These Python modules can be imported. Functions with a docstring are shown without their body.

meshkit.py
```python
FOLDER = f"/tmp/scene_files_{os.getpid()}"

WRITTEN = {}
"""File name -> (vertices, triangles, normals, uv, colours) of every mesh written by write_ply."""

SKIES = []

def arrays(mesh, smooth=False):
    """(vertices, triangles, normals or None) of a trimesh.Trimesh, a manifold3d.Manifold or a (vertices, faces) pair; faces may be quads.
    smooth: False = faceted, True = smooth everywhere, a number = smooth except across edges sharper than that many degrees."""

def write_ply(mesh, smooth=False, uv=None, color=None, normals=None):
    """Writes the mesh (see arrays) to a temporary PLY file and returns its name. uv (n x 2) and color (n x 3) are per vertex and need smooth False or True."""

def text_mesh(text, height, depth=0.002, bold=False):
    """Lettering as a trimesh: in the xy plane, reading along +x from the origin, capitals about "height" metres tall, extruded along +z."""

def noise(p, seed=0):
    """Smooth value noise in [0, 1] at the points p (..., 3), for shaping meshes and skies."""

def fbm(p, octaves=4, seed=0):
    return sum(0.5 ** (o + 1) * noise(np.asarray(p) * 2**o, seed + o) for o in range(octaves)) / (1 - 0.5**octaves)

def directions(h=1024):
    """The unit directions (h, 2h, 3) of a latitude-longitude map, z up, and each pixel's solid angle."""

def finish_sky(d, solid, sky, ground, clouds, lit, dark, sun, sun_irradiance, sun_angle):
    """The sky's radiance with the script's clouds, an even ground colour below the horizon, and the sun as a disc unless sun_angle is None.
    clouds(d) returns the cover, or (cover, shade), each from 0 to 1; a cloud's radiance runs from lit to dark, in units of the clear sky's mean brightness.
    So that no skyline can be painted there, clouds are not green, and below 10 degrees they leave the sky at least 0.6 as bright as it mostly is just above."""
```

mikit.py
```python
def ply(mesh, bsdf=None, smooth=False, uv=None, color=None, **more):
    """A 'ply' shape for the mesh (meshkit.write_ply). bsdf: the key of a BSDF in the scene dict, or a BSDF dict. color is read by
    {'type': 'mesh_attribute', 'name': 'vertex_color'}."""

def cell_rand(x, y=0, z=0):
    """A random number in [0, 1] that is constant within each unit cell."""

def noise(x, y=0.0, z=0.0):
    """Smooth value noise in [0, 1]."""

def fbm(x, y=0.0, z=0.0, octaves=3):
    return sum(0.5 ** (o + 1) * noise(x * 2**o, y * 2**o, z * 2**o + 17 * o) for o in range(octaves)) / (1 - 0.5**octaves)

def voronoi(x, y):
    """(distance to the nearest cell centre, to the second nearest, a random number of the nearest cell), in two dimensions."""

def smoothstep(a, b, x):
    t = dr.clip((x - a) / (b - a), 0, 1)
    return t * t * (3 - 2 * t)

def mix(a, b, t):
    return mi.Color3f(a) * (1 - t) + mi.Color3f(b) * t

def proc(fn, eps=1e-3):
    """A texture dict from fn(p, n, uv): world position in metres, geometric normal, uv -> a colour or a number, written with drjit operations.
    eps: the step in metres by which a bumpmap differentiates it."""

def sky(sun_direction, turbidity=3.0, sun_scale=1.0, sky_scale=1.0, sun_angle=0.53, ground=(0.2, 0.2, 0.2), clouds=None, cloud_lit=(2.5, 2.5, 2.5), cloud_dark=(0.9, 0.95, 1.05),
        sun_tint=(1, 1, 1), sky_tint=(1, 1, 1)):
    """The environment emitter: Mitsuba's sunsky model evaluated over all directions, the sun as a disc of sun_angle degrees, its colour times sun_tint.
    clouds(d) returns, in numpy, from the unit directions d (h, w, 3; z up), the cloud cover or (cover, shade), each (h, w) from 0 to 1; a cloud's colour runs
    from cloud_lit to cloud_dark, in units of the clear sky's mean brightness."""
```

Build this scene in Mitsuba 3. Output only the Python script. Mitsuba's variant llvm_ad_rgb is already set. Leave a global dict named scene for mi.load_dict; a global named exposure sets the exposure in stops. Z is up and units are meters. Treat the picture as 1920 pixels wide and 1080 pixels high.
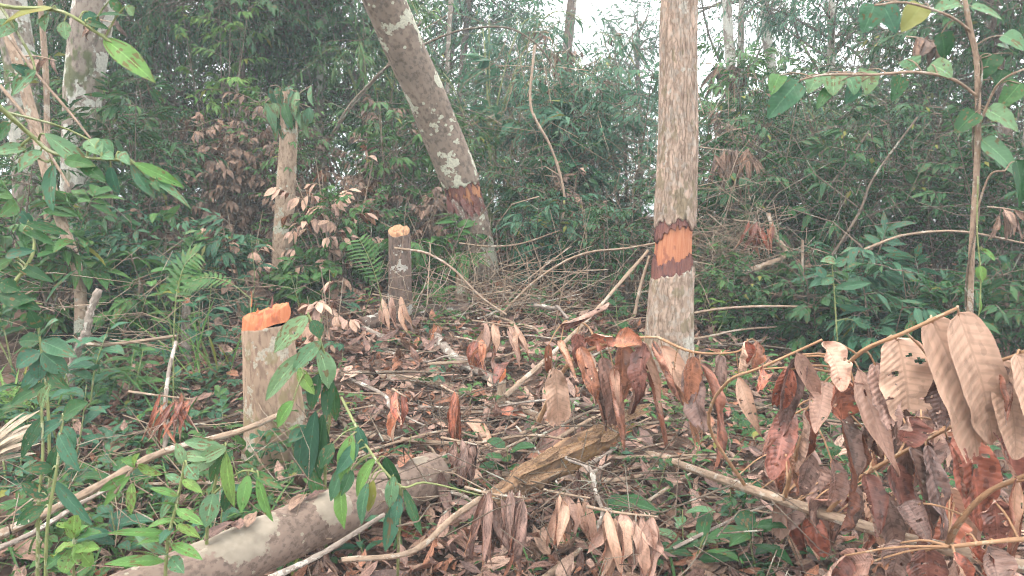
import math, numpy as np, trimesh, drjit as dr, mitsuba as mi, mikit, meshkit
from mikit import noise, fbm, voronoi, cell_rand, smoothstep, mix, proc

T = mi.ScalarTransform4f
scene, labels = {}, {}
PI = math.pi
R = np.random.RandomState

# ------------------------------------------------------------------ camera, sky, exposure
EYE, PITCH, HFOV = np.array([0, 0, 1.5]), math.radians(8.0), 66.0
FPX = 960 / math.tan(math.radians(HFOV / 2))
FWD, UPV = np.array([0, math.cos(PITCH), -math.sin(PITCH)]), np.array([0, math.sin(PITCH), math.cos(PITCH)])
scene['camera'] = {'type': 'perspective', 'fov': HFOV, 'fov_axis': 'x', 'near_clip': 0.02, 'far_clip': 3000.0,
                   'to_world': T().look_at(origin=EYE.tolist(), target=(EYE + FWD).tolist(), up=[0, 0, 1])}
scene['sky'] = mikit.sky([-0.35, -0.25, 0.9], turbidity=3, sun_scale=0.12, sun_angle=40, clouds=lambda d: 1.0,
                         cloud_lit=(2.5, 2.5, 2.5))
exposure = 3.7

AIR = .0075
scene['air'] = {'type': 'homogeneous', 'albedo': {'type': 'rgb', 'value': [.80, .93, 1.0]}, 'sigma_t': AIR}
scene['camera']['medium'] = {'type': 'ref', 'id': 'air'}
scene['haze'] = {'type': 'cube', 'to_world': T().translate([0, 0, 3.0]).scale([124, 124, 9.5]), 'bsdf': {'type': 'null'}, 'interior': {'type': 'ref', 'id': 'air'}}
labels['haze'] = {'label': 'pale bluish humid air between the trees', 'category': 'haze', 'kind': 'stuff'}


# ------------------------------------------------------------------ helpers
def at(px, py, Y):
    d = FWD + np.array([1, 0, 0]) * ((px - 960) / FPX) - UPV * ((py - 540) / FPX)
    return EYE + d * (Y / d[1])


def ground_z(x, y):
    x, y = np.asarray(x, float), np.asarray(y, float)
    z = 0.17 * np.clip(y - 2.75, 0, None)
    z = np.where(z > 0.5, 0.5 + 0.45 * (1 - np.exp(-(z - 0.5) / 0.45)), z)
    z = z - 0.07 * np.clip(y - 13, 0, 60)
    z = z + 0.05 * np.clip(-x - 1.2, 0, 6) - 0.03 * np.clip(x - 1, 0, 6)
    p = np.stack([x * 0.9, y * 0.9, x * 0], -1)
    near = np.exp(-(np.hypot(x, y - 4) / 14) ** 2)
    return z + near * ((meshkit.fbm(p, 3, 5) - 0.5) * 0.16 + (meshkit.fbm(p * 5, 3, 9) - 0.5) * 0.05)


def below(px, Y):
    """The ground point at distance Y in picture column px."""
    z = 0.0
    for _ in range(4):
        x = (px - 960) / FPX * (Y * math.cos(PITCH) + (1.5 - z) * math.sin(PITCH))
        z = float(ground_z(x, Y))
    return np.array([x, Y, z])


def onground(px, py, lift=0.0):
    lo, hi = 1.2, 30.0
    ys = np.linspace(lo, hi, 1500)
    pts = np.array([at(px, py, y) for y in (lo, hi)])
    t = (ys - lo) / (hi - lo)
    p = pts[0] + (pts[1] - pts[0]) * t[:, None]
    hit = p[:, 2] <= ground_z(p[:, 0], p[:, 1]) + lift
    return p[int(np.argmax(hit))] if hit.any() else p[500]


def norm(v):
    v = np.asarray(v, float)
    return v / np.maximum(np.linalg.norm(v, axis=-1, keepdims=True), 1e-12)


def spline(pts, n):
    p = np.asarray(pts, float)
    if len(p) < 3:
        t = np.linspace(0, 1, n)[:, None]
        return p[0] * (1 - t) + p[-1] * t
    q = np.vstack([2 * p[0] - p[1], p, 2 * p[-1] - p[-2]])
    u = np.linspace(0, len(p) - 1, n)
    i = np.minimum(u.astype(int), len(p) - 2)
    t = (u - i)[:, None]
    a, b, c, d = q[i], q[i + 1], q[i + 2], q[i + 3]
    return 0.5 * (2 * b + (c - a) * t + (2 * a - 5 * b + 4 * c - d) * t ** 2 + (3 * b - a - 3 * c + d) * t ** 3)


class MB:
    """Collects (vertices, faces, uv) and makes one mesh of them."""
    def __init__(self):
        self.v, self.f, self.uv, self.n = [], [], [], 0

    def add(self, v, f, uv=None):
        if len(v):
            self.v.append(v); self.f.append(np.asarray(f) + self.n)
            self.uv.append(np.zeros((len(v), 2)) if uv is None else uv); self.n += len(v)
        return self

    def tube(self, pts, r0, r1=None, sides=7, n=None, seed=0, rough=0.0, smoothed=True):
        p = spline(pts, n or max(4, 4 * len(pts))) if smoothed else np.asarray(pts, float)
        k = len(p)
        rad = np.linspace(r0, r0 if r1 is None else r1, k)
        rng = R(seed)
        if rough:
            rad = rad * (1 + rough * (rng.rand(k) - .5) * 2)
            p = p + (rng.rand(k, 3) - .5) * rad[:, None] * rough
        t = norm(np.gradient(p, axis=0))
        ref = np.where(np.abs(t[:, 2:]) < .9, [[0, 0, 1.]], [[1., 0, 0]])
        ref = np.broadcast_to([0, 0, 1.] if np.abs(t[:, 2]).mean() < .75 else [1., 0, 0], t.shape)
        a = norm(np.cross(t, ref)); b = np.cross(t, a)
        ang = np.arange(sides + 1) * 2 * PI / sides
        v = p[:, None] + rad[:, None, None] * (np.cos(ang)[None, :, None] * a[:, None] + np.sin(ang)[None, :, None] * b[:, None])
        L = np.concatenate([[0], np.cumsum(np.linalg.norm(np.diff(p, axis=0), axis=1))])
        off = rng.rand() * 50
        uv = np.stack(np.broadcast_arrays((ang * max(r0, 1e-3))[None, :], L[:, None] + off), -1)
        i, j = np.meshgrid(np.arange(k - 1), np.arange(sides), indexing='ij')
        s1 = sides + 1
        q = np.stack([i * s1 + j, (i + 1) * s1 + j, (i + 1) * s1 + j + 1, i * s1 + j + 1], -1).reshape(-1, 4)
        f = np.vstack([q[:, [0, 1, 2]], q[:, [0, 2, 3]]])
        v, uv = v.reshape(-1, 3), uv.reshape(-1, 2)
        n0 = len(v)
        v = np.vstack([v, p[:1], p[-1:]]); uv = np.vstack([uv, uv[:1], uv[-1:]])
        jj = np.arange(sides)
        f = np.vstack([f, np.stack([jj * 0 + n0, jj, jj + 1], 1), np.stack([jj * 0 + n0 + 1, (k - 1) * s1 + jj + 1, (k - 1) * s1 + jj], 1)])
        return self.add(v, f[:, ::-1], uv)

    def ply(self, bsdf, smooth=True):
        v, f, uv = np.vstack(self.v), np.vstack(self.f), np.vstack(self.uv)
        return mikit.ply((v, f), bsdf, smooth=smooth, uv=uv)


counts = {}


def numbered(name):
    n = counts.get(name, 0); counts[name] = n + 1
    return name if n == 0 else f'{name}_{n:03d}'


def thing(name, label, cat, group=None, kind=None):
    k = numbered(name)
    labels[k] = {'label': label}
    if kind: labels[k]['kind'] = kind
    if kind != 'structure': labels[k]['category'] = cat
    if group: labels[k]['group'] = group
    return k


def part(parent, name, shape, label=None, kind=None):
    k = numbered(parent + '__' + name)
    scene[k] = shape
    if label or kind:
        labels[k] = {}
        if label: labels[k]['label'] = label
        if kind: labels[k]['kind'] = kind
    return k


def single(name, shape, label, cat, group=None, kind=None):
    k = thing(name, label, cat, group, kind)
    scene[k] = shape
    return k


# ------------------------------------------------------------------ leaves
def profile(t, a, b):
    w = np.maximum(t, 1e-6) ** a * np.maximum(1 - t, 1e-6) ** b
    return w / ((a / (a + b)) ** a * (b / (a + b)) ** b)


SHAPES = {'lance': (.75, .95), 'oval': (.55, .6), 'bamboo': (.3, 1.1), 'oblong': (.36, .46), 'ribbed': (.45, .62), 'heart': (.25, .7), 'strap': (.25, .5)}


def mass(B, D, N, L, W, droop, fold, ids, shape='lance', nt=3, lite=False):
    """Many leaves at once: base, direction, normal (M x 3), length, width, droop angle, fold angle, id."""
    M = len(B)
    D = norm(D); S = norm(np.cross(D, N)); N = np.cross(S, D)
    L, W, droop, fold = (np.broadcast_to(np.asarray(x, float), (M,)) for x in (L, W, droop, fold))
    ts = np.array([0, .42, 1.]) if lite else np.linspace(0, 1, nt + 1)
    a, b = SHAPES[shape]
    w = np.maximum(profile(ts, a, b), .03)
    dd = np.where(np.abs(droop) < 1e-3, 1e-3, droop)[:, None]
    ang = dd * ts[None]
    xx, zz = np.sin(ang) / dd, (np.cos(ang) - 1) / dd
    mid = B[:, None] + (D[:, None] * xx[..., None] + N[:, None] * zz[..., None]) * L[:, None, None]
    nn = N[:, None] * np.cos(ang)[..., None] + D[:, None] * np.sin(ang)[..., None]
    hw = (w[None] * W[:, None] / 2)[..., None]
    cf, sf = np.cos(fold)[:, None, None], np.sin(fold)[:, None, None]
    lf = mid - S[:, None] * hw * cf + nn * hw * sf
    rt = mid + S[:, None] * hw * cf + nn * hw * sf
    u = np.asarray(ids)[:, None] + .01 + .98 * ts[None]
    if lite:
        v = np.stack([mid[:, 0], lf[:, 1], mid[:, 1], rt[:, 1], mid[:, 2]], 1)
        uv = np.stack([np.stack([u[:, 0], u[:, 1], u[:, 1], u[:, 1], u[:, 2]], 1), np.broadcast_to([.5, 0, .5, 1, .5], (M, 5))], -1)
        ft = np.array([[0, 2, 1], [0, 3, 2], [1, 2, 4], [2, 3, 4]])
        k = 5
    else:
        n1 = len(ts)
        v = np.stack([lf, mid, rt], 2).reshape(M, -1, 3)
        uv = np.stack([np.repeat(u[:, :, None], 3, 2), np.broadcast_to([0, .5, 1.], (M, n1, 3))], -1).reshape(M, -1, 2)
        ft = []
        for i in range(n1 - 1):
            for j in (0, 1):
                p = i * 3 + j
                ft += [[p, p + 1, p + 4], [p, p + 4, p + 3]]
        ft = np.array(ft); k = n1 * 3
    f = (ft[None] + (np.arange(M) * k)[:, None, None])
    return v, f, uv


def join(v, f, uv):
    return v.reshape(-1, 3), f.reshape(-1, 3), uv.reshape(-1, 2)


def blade(base, tip, W, nrm, rng, shape='lance', nt=10, ns=2, bow=.1, curl=.3, fold=.0, twist=0., corr=0., nv=14, holes=0, tipcurl=0., wav=.0, torn=0.):
    """One leaf between two points: (vertices, faces, uv). Bow lifts the midrib, curl rolls the edges, corr presses the side veins in."""
    base, tip = np.asarray(base, float), np.asarray(tip, float)
    d = tip - base; L = np.linalg.norm(d); d = d / L
    s = norm(np.cross(d, nrm)); n = np.cross(s, d)
    t = np.linspace(0, 1, nt + 1)[:, None]; c = np.linspace(-1, 1, 2 * ns + 1)[None]
    a, b = SHAPES[shape]
    w = np.maximum(profile(t, a, b), .02) * W / 2
    w = w * (1 + wav * .5 * (meshkit.noise(np.stack([t * 9 + rng.rand() * 99, t * 0, t * 0 + rng.rand() * 9], -1)) - .5))
    tw = twist * (t - .2)
    s2 = s * np.cos(tw)[..., None] + n * np.sin(tw)[..., None]
    n2 = -s * np.sin(tw)[..., None] + n * np.cos(tw)[..., None]
    cu = curl * (.6 + .8 * t) + 1e-3
    x, z = np.sin(cu * c) / cu * w, (1 - np.cos(cu * c)) / cu * w
    x = x * math.cos(fold); z = z + np.abs(c) * w * math.sin(fold)
    ph = t * nv - .22 * nv * np.abs(c) * (W / L)
    z = z + corr * W * np.abs(np.sin(ph * PI)) * np.abs(c) ** .6 * np.clip(1.25 - np.abs(c), 0, 1) * np.minimum(1, 5 * (1 - t))
    z = z + wav * W * (meshkit.noise(np.stack(np.broadcast_arrays(t * 6 + rng.rand() * 50, c * 1.3 + 5, t * 0 + rng.rand() * 50), -1)) - .5) * np.abs(c)
    mid = base + d * (L * t)[..., None] + n * (L * (bow * np.sin(PI * t) + tipcurl * np.clip(t - .6, 0, 1) ** 2 * 3))[..., None]
    v = mid + s2 * x[..., None] + n2 * z[..., None]
    u = rng.randint(0, 4000) + .01 + .98 * t
    uv = np.stack(np.broadcast_arrays(u, .5 + .5 * c), -1)
    m = 2 * ns + 1
    i, j = np.meshgrid(np.arange(nt), np.arange(2 * ns), indexing='ij')
    keep = np.ones(i.shape, bool)
    for _ in range(holes):
        ti, ci = rng.rand() * .8 + .1, rng.rand() * 1.7 - .85
        rt, rc = rng.uniform(.012, .035), rng.uniform(.08, .2)
        keep &= ((t[:-1] + .5 / nt - ti) / rt) ** 2 + ((c[:, :-1] + .5 / ns - ci) / rc) ** 2 > 1
    if torn:
        edge = 1 - torn * (.5 + meshkit.noise(np.stack([c[0] * 4 + rng.rand() * 40, c[0] * 0, c[0] * 0], -1)))[None, :-1]
        keep &= t[:-1] < edge
    q = np.stack([i * m + j, i * m + j + 1, (i + 1) * m + j + 1, (i + 1) * m + j], -1)[keep]
    f = np.vstack([q[:, [0, 1, 2]], q[:, [0, 2, 3]]])
    return v.reshape(-1, 3), f, uv.reshape(-1, 2)


def sprays(O, D, TL, n, L, W, rng, hang=.4, ang=.9, droop=.6, fold=.35, sag=.15, jit=.35):
    """Leafy twigs: leaves set left and right along twigs from O in direction D. Returns the leaf arrays and the twigs' points."""
    K = len(O); D = norm(D)
    TL = np.broadcast_to(np.asarray(TL, float), (K,))
    t = (np.arange(n) + .8) / n
    t = np.clip(t[None] + (rng.rand(K, n) - .5) / n, .05, 1)
    side = norm(np.cross(D, [0, 0, 1.]) + 1e-6)
    up = np.cross(side, D)
    roll = rng.uniform(-.7, .7, K)[:, None]
    side, up = side * np.cos(roll) + up * np.sin(roll), up * np.cos(roll) - side * np.sin(roll)
    P = O[:, None] + D[:, None] * (TL[:, None] * t)[..., None]
    P[..., 2] -= sag * TL[:, None] * t ** 2
    sg = np.where(np.arange(n) % 2 == 0, 1., -1.)[None] * np.where(rng.rand(K, 1) < .5, 1, -1)
    an = ang * (1.1 - .75 * t) + (rng.rand(K, n) - .5) * .5
    LD = D[:, None] * np.cos(an)[..., None] + side[:, None] * (np.sin(an) * sg)[..., None]
    LD = LD + (rng.rand(K, n, 3) - .5) * jit
    LD[..., 2] -= hang * (.5 + rng.rand(K, n))
    LN = up[:, None] + (rng.rand(K, n, 3) - .5) * .9
    LN[..., 2] += .4
    l = L * rng.uniform(.65, 1.15, (K, n))
    M = K * n
    leaf = dict(B=P.reshape(-1, 3), D=LD.reshape(-1, 3), N=LN.reshape(-1, 3), L=l.reshape(-1), W=(l * W / L * rng.uniform(.8, 1.15, (K, n))).reshape(-1),
                droop=droop * rng.uniform(.2, 1.6, M), fold=fold * rng.uniform(.3, 1.4, M), ids=rng.randint(0, 4000, M))
    e = O + D * TL[:, None]; e[:, 2] -= sag * TL
    m = O + D * TL[:, None] * .5; m[:, 2] -= sag * TL * .25
    return leaf, np.stack([O, m, e], 1)


def sticks(mb, P, r0, r1):
    """Thin three-sided twigs through the points P (K x n x 3)."""
    K, n = P.shape[:2]
    r0, r1 = np.broadcast_to(r0, (K,)), np.broadcast_to(r1, (K,))
    t = norm(P[:, -1] - P[:, 0])
    a = norm(np.cross(t, [.3, .2, .93])); b = np.cross(t, a)
    rad = r0[:, None] + (r1 - r0)[:, None] * np.linspace(0, 1, n)[None]
    ang = np.arange(3) * 2 * PI / 3
    v = P[:, :, None] + rad[:, :, None, None] * (np.cos(ang)[:, None] * a[:, None, None] + np.sin(ang)[:, None] * b[:, None, None])
    f = []
    for i in range(n - 1):
        for j in range(3):
            p, q = i * 3 + j, i * 3 + (j + 1) % 3
            f += [[p, q, q + 3], [p, q + 3, p + 3]]
    f = np.array(f)[None] + (np.arange(K) * n * 3)[:, None, None]
    L = np.linalg.norm(P[:, -1] - P[:, 0], axis=1)
    uv = np.stack(np.broadcast_arrays((ang * .005)[None, None], (np.linspace(0, 1, n)[None] * L[:, None] + np.arange(K)[:, None] * .37 % 50)[..., None]), -1)
    mb.add(v.reshape(-1, 3), f.reshape(-1, 3), uv.reshape(-1, 2))


# ------------------------------------------------------------------ materials
def C(*c): return mi.Color3f(*c)


def leaf_colour(c0, c1, c2, spot=-.14, rib=1.35, brown=(.16, .09, .04), sick=.012):
    def fn(p, n, uv):
        i = dr.floor(uv.x); t = uv.x - i; s = dr.abs(uv.y - .5) * 2
        r, r2 = cell_rand(i, 3), cell_rand(i, 11)
        c = dr.select(r < .5, mix(c0, c1, r * 2), mix(c1, c2, r * 2 - 1))
        g = fbm(t * 7 + i * 3.1, s * 3, r * 9, 2)
        c = c * (.8 + .4 * g)
        c = mix(c, c * rib + C(.01, .01, .004), smoothstep(.09, .02, s))
        vein = smoothstep(.75, .97, dr.abs(dr.cos((t * 11 - s * 1.6) * PI)))
        c = mix(c, c * 1.15, vein * .5)
        b = smoothstep(.62, .7, fbm(t * 9 + i, s * 5 + r2 * 7, 4.2, 2) + spot * 1.2 * (r2 - .3))
        c = mix(c, mi.Color3f(*brown), b * .75)
        return dr.select(r2 > 1 - sick, mix(c, C(.30, .27, .06), .7), c)
    return fn


def green(c0, c1, c2, rough=.35, trans=.55, **k):
    c = proc(leaf_colour(c0, c1, c2, **k))
    return {'type': 'blendbsdf', 'weight': .45, 'thin': {'type': 'principledthin', 'base_color': c, 'roughness': .5, 'diff_trans': trans * 1.6, 'eta': 1.45},
            'gloss': {'type': 'twosided', 'inner': {'type': 'principled', 'base_color': c, 'roughness': rough, 'specular': .4}}}


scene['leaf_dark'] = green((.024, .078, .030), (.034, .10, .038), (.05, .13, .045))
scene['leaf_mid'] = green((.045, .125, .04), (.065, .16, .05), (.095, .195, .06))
scene['leaf_fresh'] = green((.10, .23, .06), (.14, .29, .08), (.20, .32, .08), rough=.32, trans=.7, sick=.04)
scene['leaf_pale'] = green((.10, .215, .11), (.13, .25, .13), (.17, .27, .13), rough=.3, trans=.6, spot=.06)
scene['leaf_blue'] = green((.04, .115, .07), (.055, .15, .088), (.08, .185, .10), rough=.35, trans=.6)


def dead_colour(cs, vein=.72, rough=1.0):
    def fn(p, n, uv):
        i = dr.floor(uv.x); t = uv.x - i; s = dr.abs(uv.y - .5) * 2
        r, r2 = cell_rand(i, 5), cell_rand(i, 17)
        c = mi.Color3f(*cs[0])
        for k in range(1, len(cs)):
            c = dr.select(r > k / len(cs), mi.Color3f(*cs[k]), c)
        c = c * (1 + (r2 - .5) * .5 * rough)
        g = fbm(t * 6 + i * 1.7, s * 3 + uv.y * 2, r2 * 20, 3)
        c = mix(c * (1 - .38 * rough), c * (1 + .25 * rough), smoothstep(.25, .75, g))
        rib = smoothstep(.07, .02, s)
        lat = smoothstep(.86, .98, dr.abs(dr.cos((t * 14 - s * 1.25) * PI)))
        c = mix(c, c * vein, dr.maximum(rib, lat * .6))
        blot = smoothstep(.6, .68, fbm(t * 14 + r * 31, uv.y * 7, 2.2, 2))
        return mix(c, C(.05, .03, .025), blot * .5 * rough)
    return fn


def two(a, b): return {'type': 'twosided', 'front': a, 'back': b}


TOP = [(.22, .09, .06), (.27, .12, .08), (.17, .085, .065), (.31, .15, .09)]
UNDER = [(.54, .35, .255), (.51, .325, .245), (.45, .285, .225), (.57, .375, .275)]
DULL = [(.27, .17, .14), (.32, .205, .17), (.20, .125, .108), (.29, .18, .148), (.24, .13, .10)]
LITTER = [(.31, .182, .145), (.24, .14, .112), (.37, .235, .185), (.15, .09, .075), (.31, .14, .085), (.42, .28, .215), (.26, .165, .12)]
scene['dead_tan'] = two({'type': 'principled', 'base_color': proc(dead_colour(UNDER, .82, .4)), 'roughness': .55, 'specular': .35},
                        {'type': 'principled', 'base_color': proc(dead_colour(TOP)), 'roughness': .42, 'specular': .5})
scene['dead_red'] = two({'type': 'principled', 'base_color': proc(dead_colour([(.30, .10, .065), (.36, .135, .085), (.26, .11, .085), (.40, .17, .10)], 1.25)), 'roughness': .4, 'specular': .5},
                        {'type': 'principled', 'base_color': proc(dead_colour(UNDER)), 'roughness': .55, 'specular': .35})
scene['dead_dull'] = two({'type': 'principled', 'base_color': proc(dead_colour(DULL)), 'roughness': .5, 'specular': .4},
                         {'type': 'principled', 'base_color': proc(dead_colour(TOP)), 'roughness': .5, 'specular': .4})
scene['dead_litter'] = two({'type': 'principled', 'base_color': proc(dead_colour(LITTER)), 'roughness': .55, 'specular': .35},
                           {'type': 'principled', 'base_color': proc(dead_colour(LITTER[::-1])), 'roughness': .55, 'specular': .35})
scene['dead_brush'] = two({'type': 'principled', 'base_color': proc(dead_colour([(.22, .13, .09), (.27, .16, .11), (.17, .11, .085), (.31, .20, .15)])), 'roughness': .6},
                          {'type': 'principled', 'base_color': proc(dead_colour([(.24, .15, .11), (.2, .13, .1)])), 'roughness': .6})
scene['straw'] = two({'type': 'principled', 'base_color': proc(dead_colour([(.45, .36, .25), (.38, .30, .22), (.5, .42, .32)])), 'roughness': .6},
                     {'type': 'principled', 'base_color': proc(dead_colour([(.42, .34, .24), (.36, .28, .2)])), 'roughness': .6})


def bark(name, base, dark, lichen, amount=.5, scale=1.0, stretch=.25, bump=.004, rough=.85, moss=None, dots=0., lscale=None, plates=0., patches=()):
    def plate(x, y):
        wx = x * 30 + 2.6 * fbm(x * 30, y * 12, 8.8, 4); wy = y * 7 + 2.4 * fbm(x * 34, y * 16, 2.8, 4)
        d1, d2, r = voronoi(wx, wy)
        open_ = .10 + .45 * fbm(x * 8, y * 6, 9.9, 3)
        return smoothstep(.0, open_, d2 - d1), r

    def col(p, n, uv):
        x, y = uv.x * scale, uv.y * scale
        f = fbm(x * 60, y * 60 * stretch, 1.3, 4)
        c = mix(mi.Color3f(*dark), mi.Color3f(*base), smoothstep(.28, .6, f))
        c = c * (.75 + .5 * fbm(x * 9, y * 7, 4.0, 3))
        if plates:
            k, r = plate(x, y)
            c = c * (.93 + .14 * r); c = mix(mi.Color3f(*dark) * .8, c, .55 + .45 * k)
            c = mix(c, mi.Color3f(*lichen) * .9, smoothstep(.5, .62, fbm(x * 30, y * 24, 6.6, 4)) * .45)
        for (pu, pv, ru, rv) in patches:
            d = dr.sqrt(dr.square((uv.x - pu) / ru) + dr.square((uv.y - pv) / rv)) + 1.1 * (fbm(uv.x * 16 + pv * 9, uv.y * 16, 3.3, 4) - .5)
            c = mix(c, mi.Color3f(*lichen) * (.6 + .7 * fbm(uv.x * 30, uv.y * 30, 1.1, 4)), smoothstep(1.02, .9, d + .35 * (fbm(uv.x * 120, uv.y * 120, 5.1, 2) - .5)) * .9)
        q = (lscale or scale) / scale
        l = fbm(x * 11 * q + 7, y * 9 * q, 7.7, 4) + .18 * (fbm(x * 60, y * 60, 2.1, 2) - .5)
        c = mix(c, mi.Color3f(*lichen) * (.8 + .4 * noise(x * 150, y * 150)), smoothstep(.66 - .2 * amount, .69 - .2 * amount, l))
        if dots:
            d1, _, r = voronoi(x * 26, y * 26)
            c = mix(c, mi.Color3f(*lichen), smoothstep(.28, .2, d1) * dr.select(r < dots, 1., 0.))
        if moss is not None:
            m = fbm(x * 14 + 31, y * 8 + 3, 5.5, 4)
            c = mix(c, mi.Color3f(*moss), smoothstep(.56, .66, m) * .8)
        return c

    def h(p, n, uv):
        x, y = uv.x * scale, uv.y * scale
        hh = plate(x, y)[0] * plates if plates else 0.
        return hh + fbm(x * 70, y * 70 * stretch, 1.3, 4) + .4 * fbm(x * 220, y * 200, 3.3, 2)
    scene[name] = {'type': 'bumpmap', 'arbitrary': proc(h), 'scale': bump, 'bsdf': {'type': 'principled', 'base_color': proc(col), 'roughness': rough, 'specular': .3}}


bark('bark_tan', (.48, .36, .285), (.31, .22, .17), (.49, .45, .39), .25, 1.2, .35, .010, lscale=1., plates=.8, moss=(.25, .20, .13))
bark('bark_lean', (.26, .20, .16), (.15, .115, .092), (.47, .46, .37), .55, .8, .8, .002, dots=.06)
bark('bark_mottled', (.30, .25, .21), (.14, .11, .095), (.46, .45, .40), .9, .8, .5, .004, moss=(.10, .12, .05))
bark('bark_pole', (.42, .31, .23), (.26, .18, .13), (.42, .42, .34), .4, 1.4, .5, .003)
bark('bark_stump', (.37, .26, .19), (.22, .15, .11), (.40, .36, .29), .35, 1.2, .35, .003, moss=(.26, .205, .115))
bark('bark_dark', (.19, .135, .11), (.10, .075, .065), (.44, .42, .38), .25, 1.5, .3, .003)
bark('twig_tan', (.33, .24, .175), (.21, .15, .11), (.40, .35, .29), .3, 2.5, .4, .001, .75)
bark('twig_grey', (.29, .24, .205), (.17, .14, .12), (.46, .43, .38), .4, 2.5, .4, .001, .8)
bark('twig_dark', (.16, .12, .09), (.09, .07, .055), (.3, .3, .25), .15, 2.5, .4, .001, .8)
bark('twig_green', (.22, .25, .10), (.15, .18, .07), (.32, .34, .2), .3, 2.5, .4, .0005, .5)
bark('twig_orange', (.38, .22, .125), (.28, .16, .09), (.40, .30, .2), .2, 2.5, .4, .0005, .6)
bark('rotten', (.31, .19, .115), (.10, .062, .042), (.36, .25, .165), .3, 1.2, .12, .014, moss=(.26, .15, .065))


def wood(name, a, b, c):
    def col(p, n, uv):
        f = fbm(uv.x * 160, uv.y * 14, 1.7, 3)
        k = mix(mi.Color3f(*a), mi.Color3f(*b), smoothstep(.3, .7, f))
        return mix(k, mi.Color3f(*c), smoothstep(.58, .72, fbm(uv.x * 30, uv.y * 17, 6.1, 4)))

    def h(p, n, uv): return fbm(uv.x * 190, uv.y * 20, 1.7, 3)
    scene[name] = {'type': 'bumpmap', 'arbitrary': proc(h), 'scale': .003, 'bsdf': {'type': 'principled', 'base_color': proc(col), 'roughness': .65, 'specular': .3}}


wood('wood_orange', (.45, .165, .085), (.50, .215, .12), (.33, .12, .075))
wood('wood_aged', (.36, .15, .075), (.46, .22, .12), (.16, .065, .05))
wood('wood_bright', (.47, .14, .06), (.53, .20, .095), (.33, .10, .05))
wood('wood_pale', (.42, .22, .12), (.47, .28, .16), (.30, .15, .085))
wood('inner_bark', (.14, .06, .056), (.23, .10, .078), (.08, .04, .042))
wood('wood_grey', (.33, .26, .23), (.27, .21, .185), (.16, .13, .12))


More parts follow.
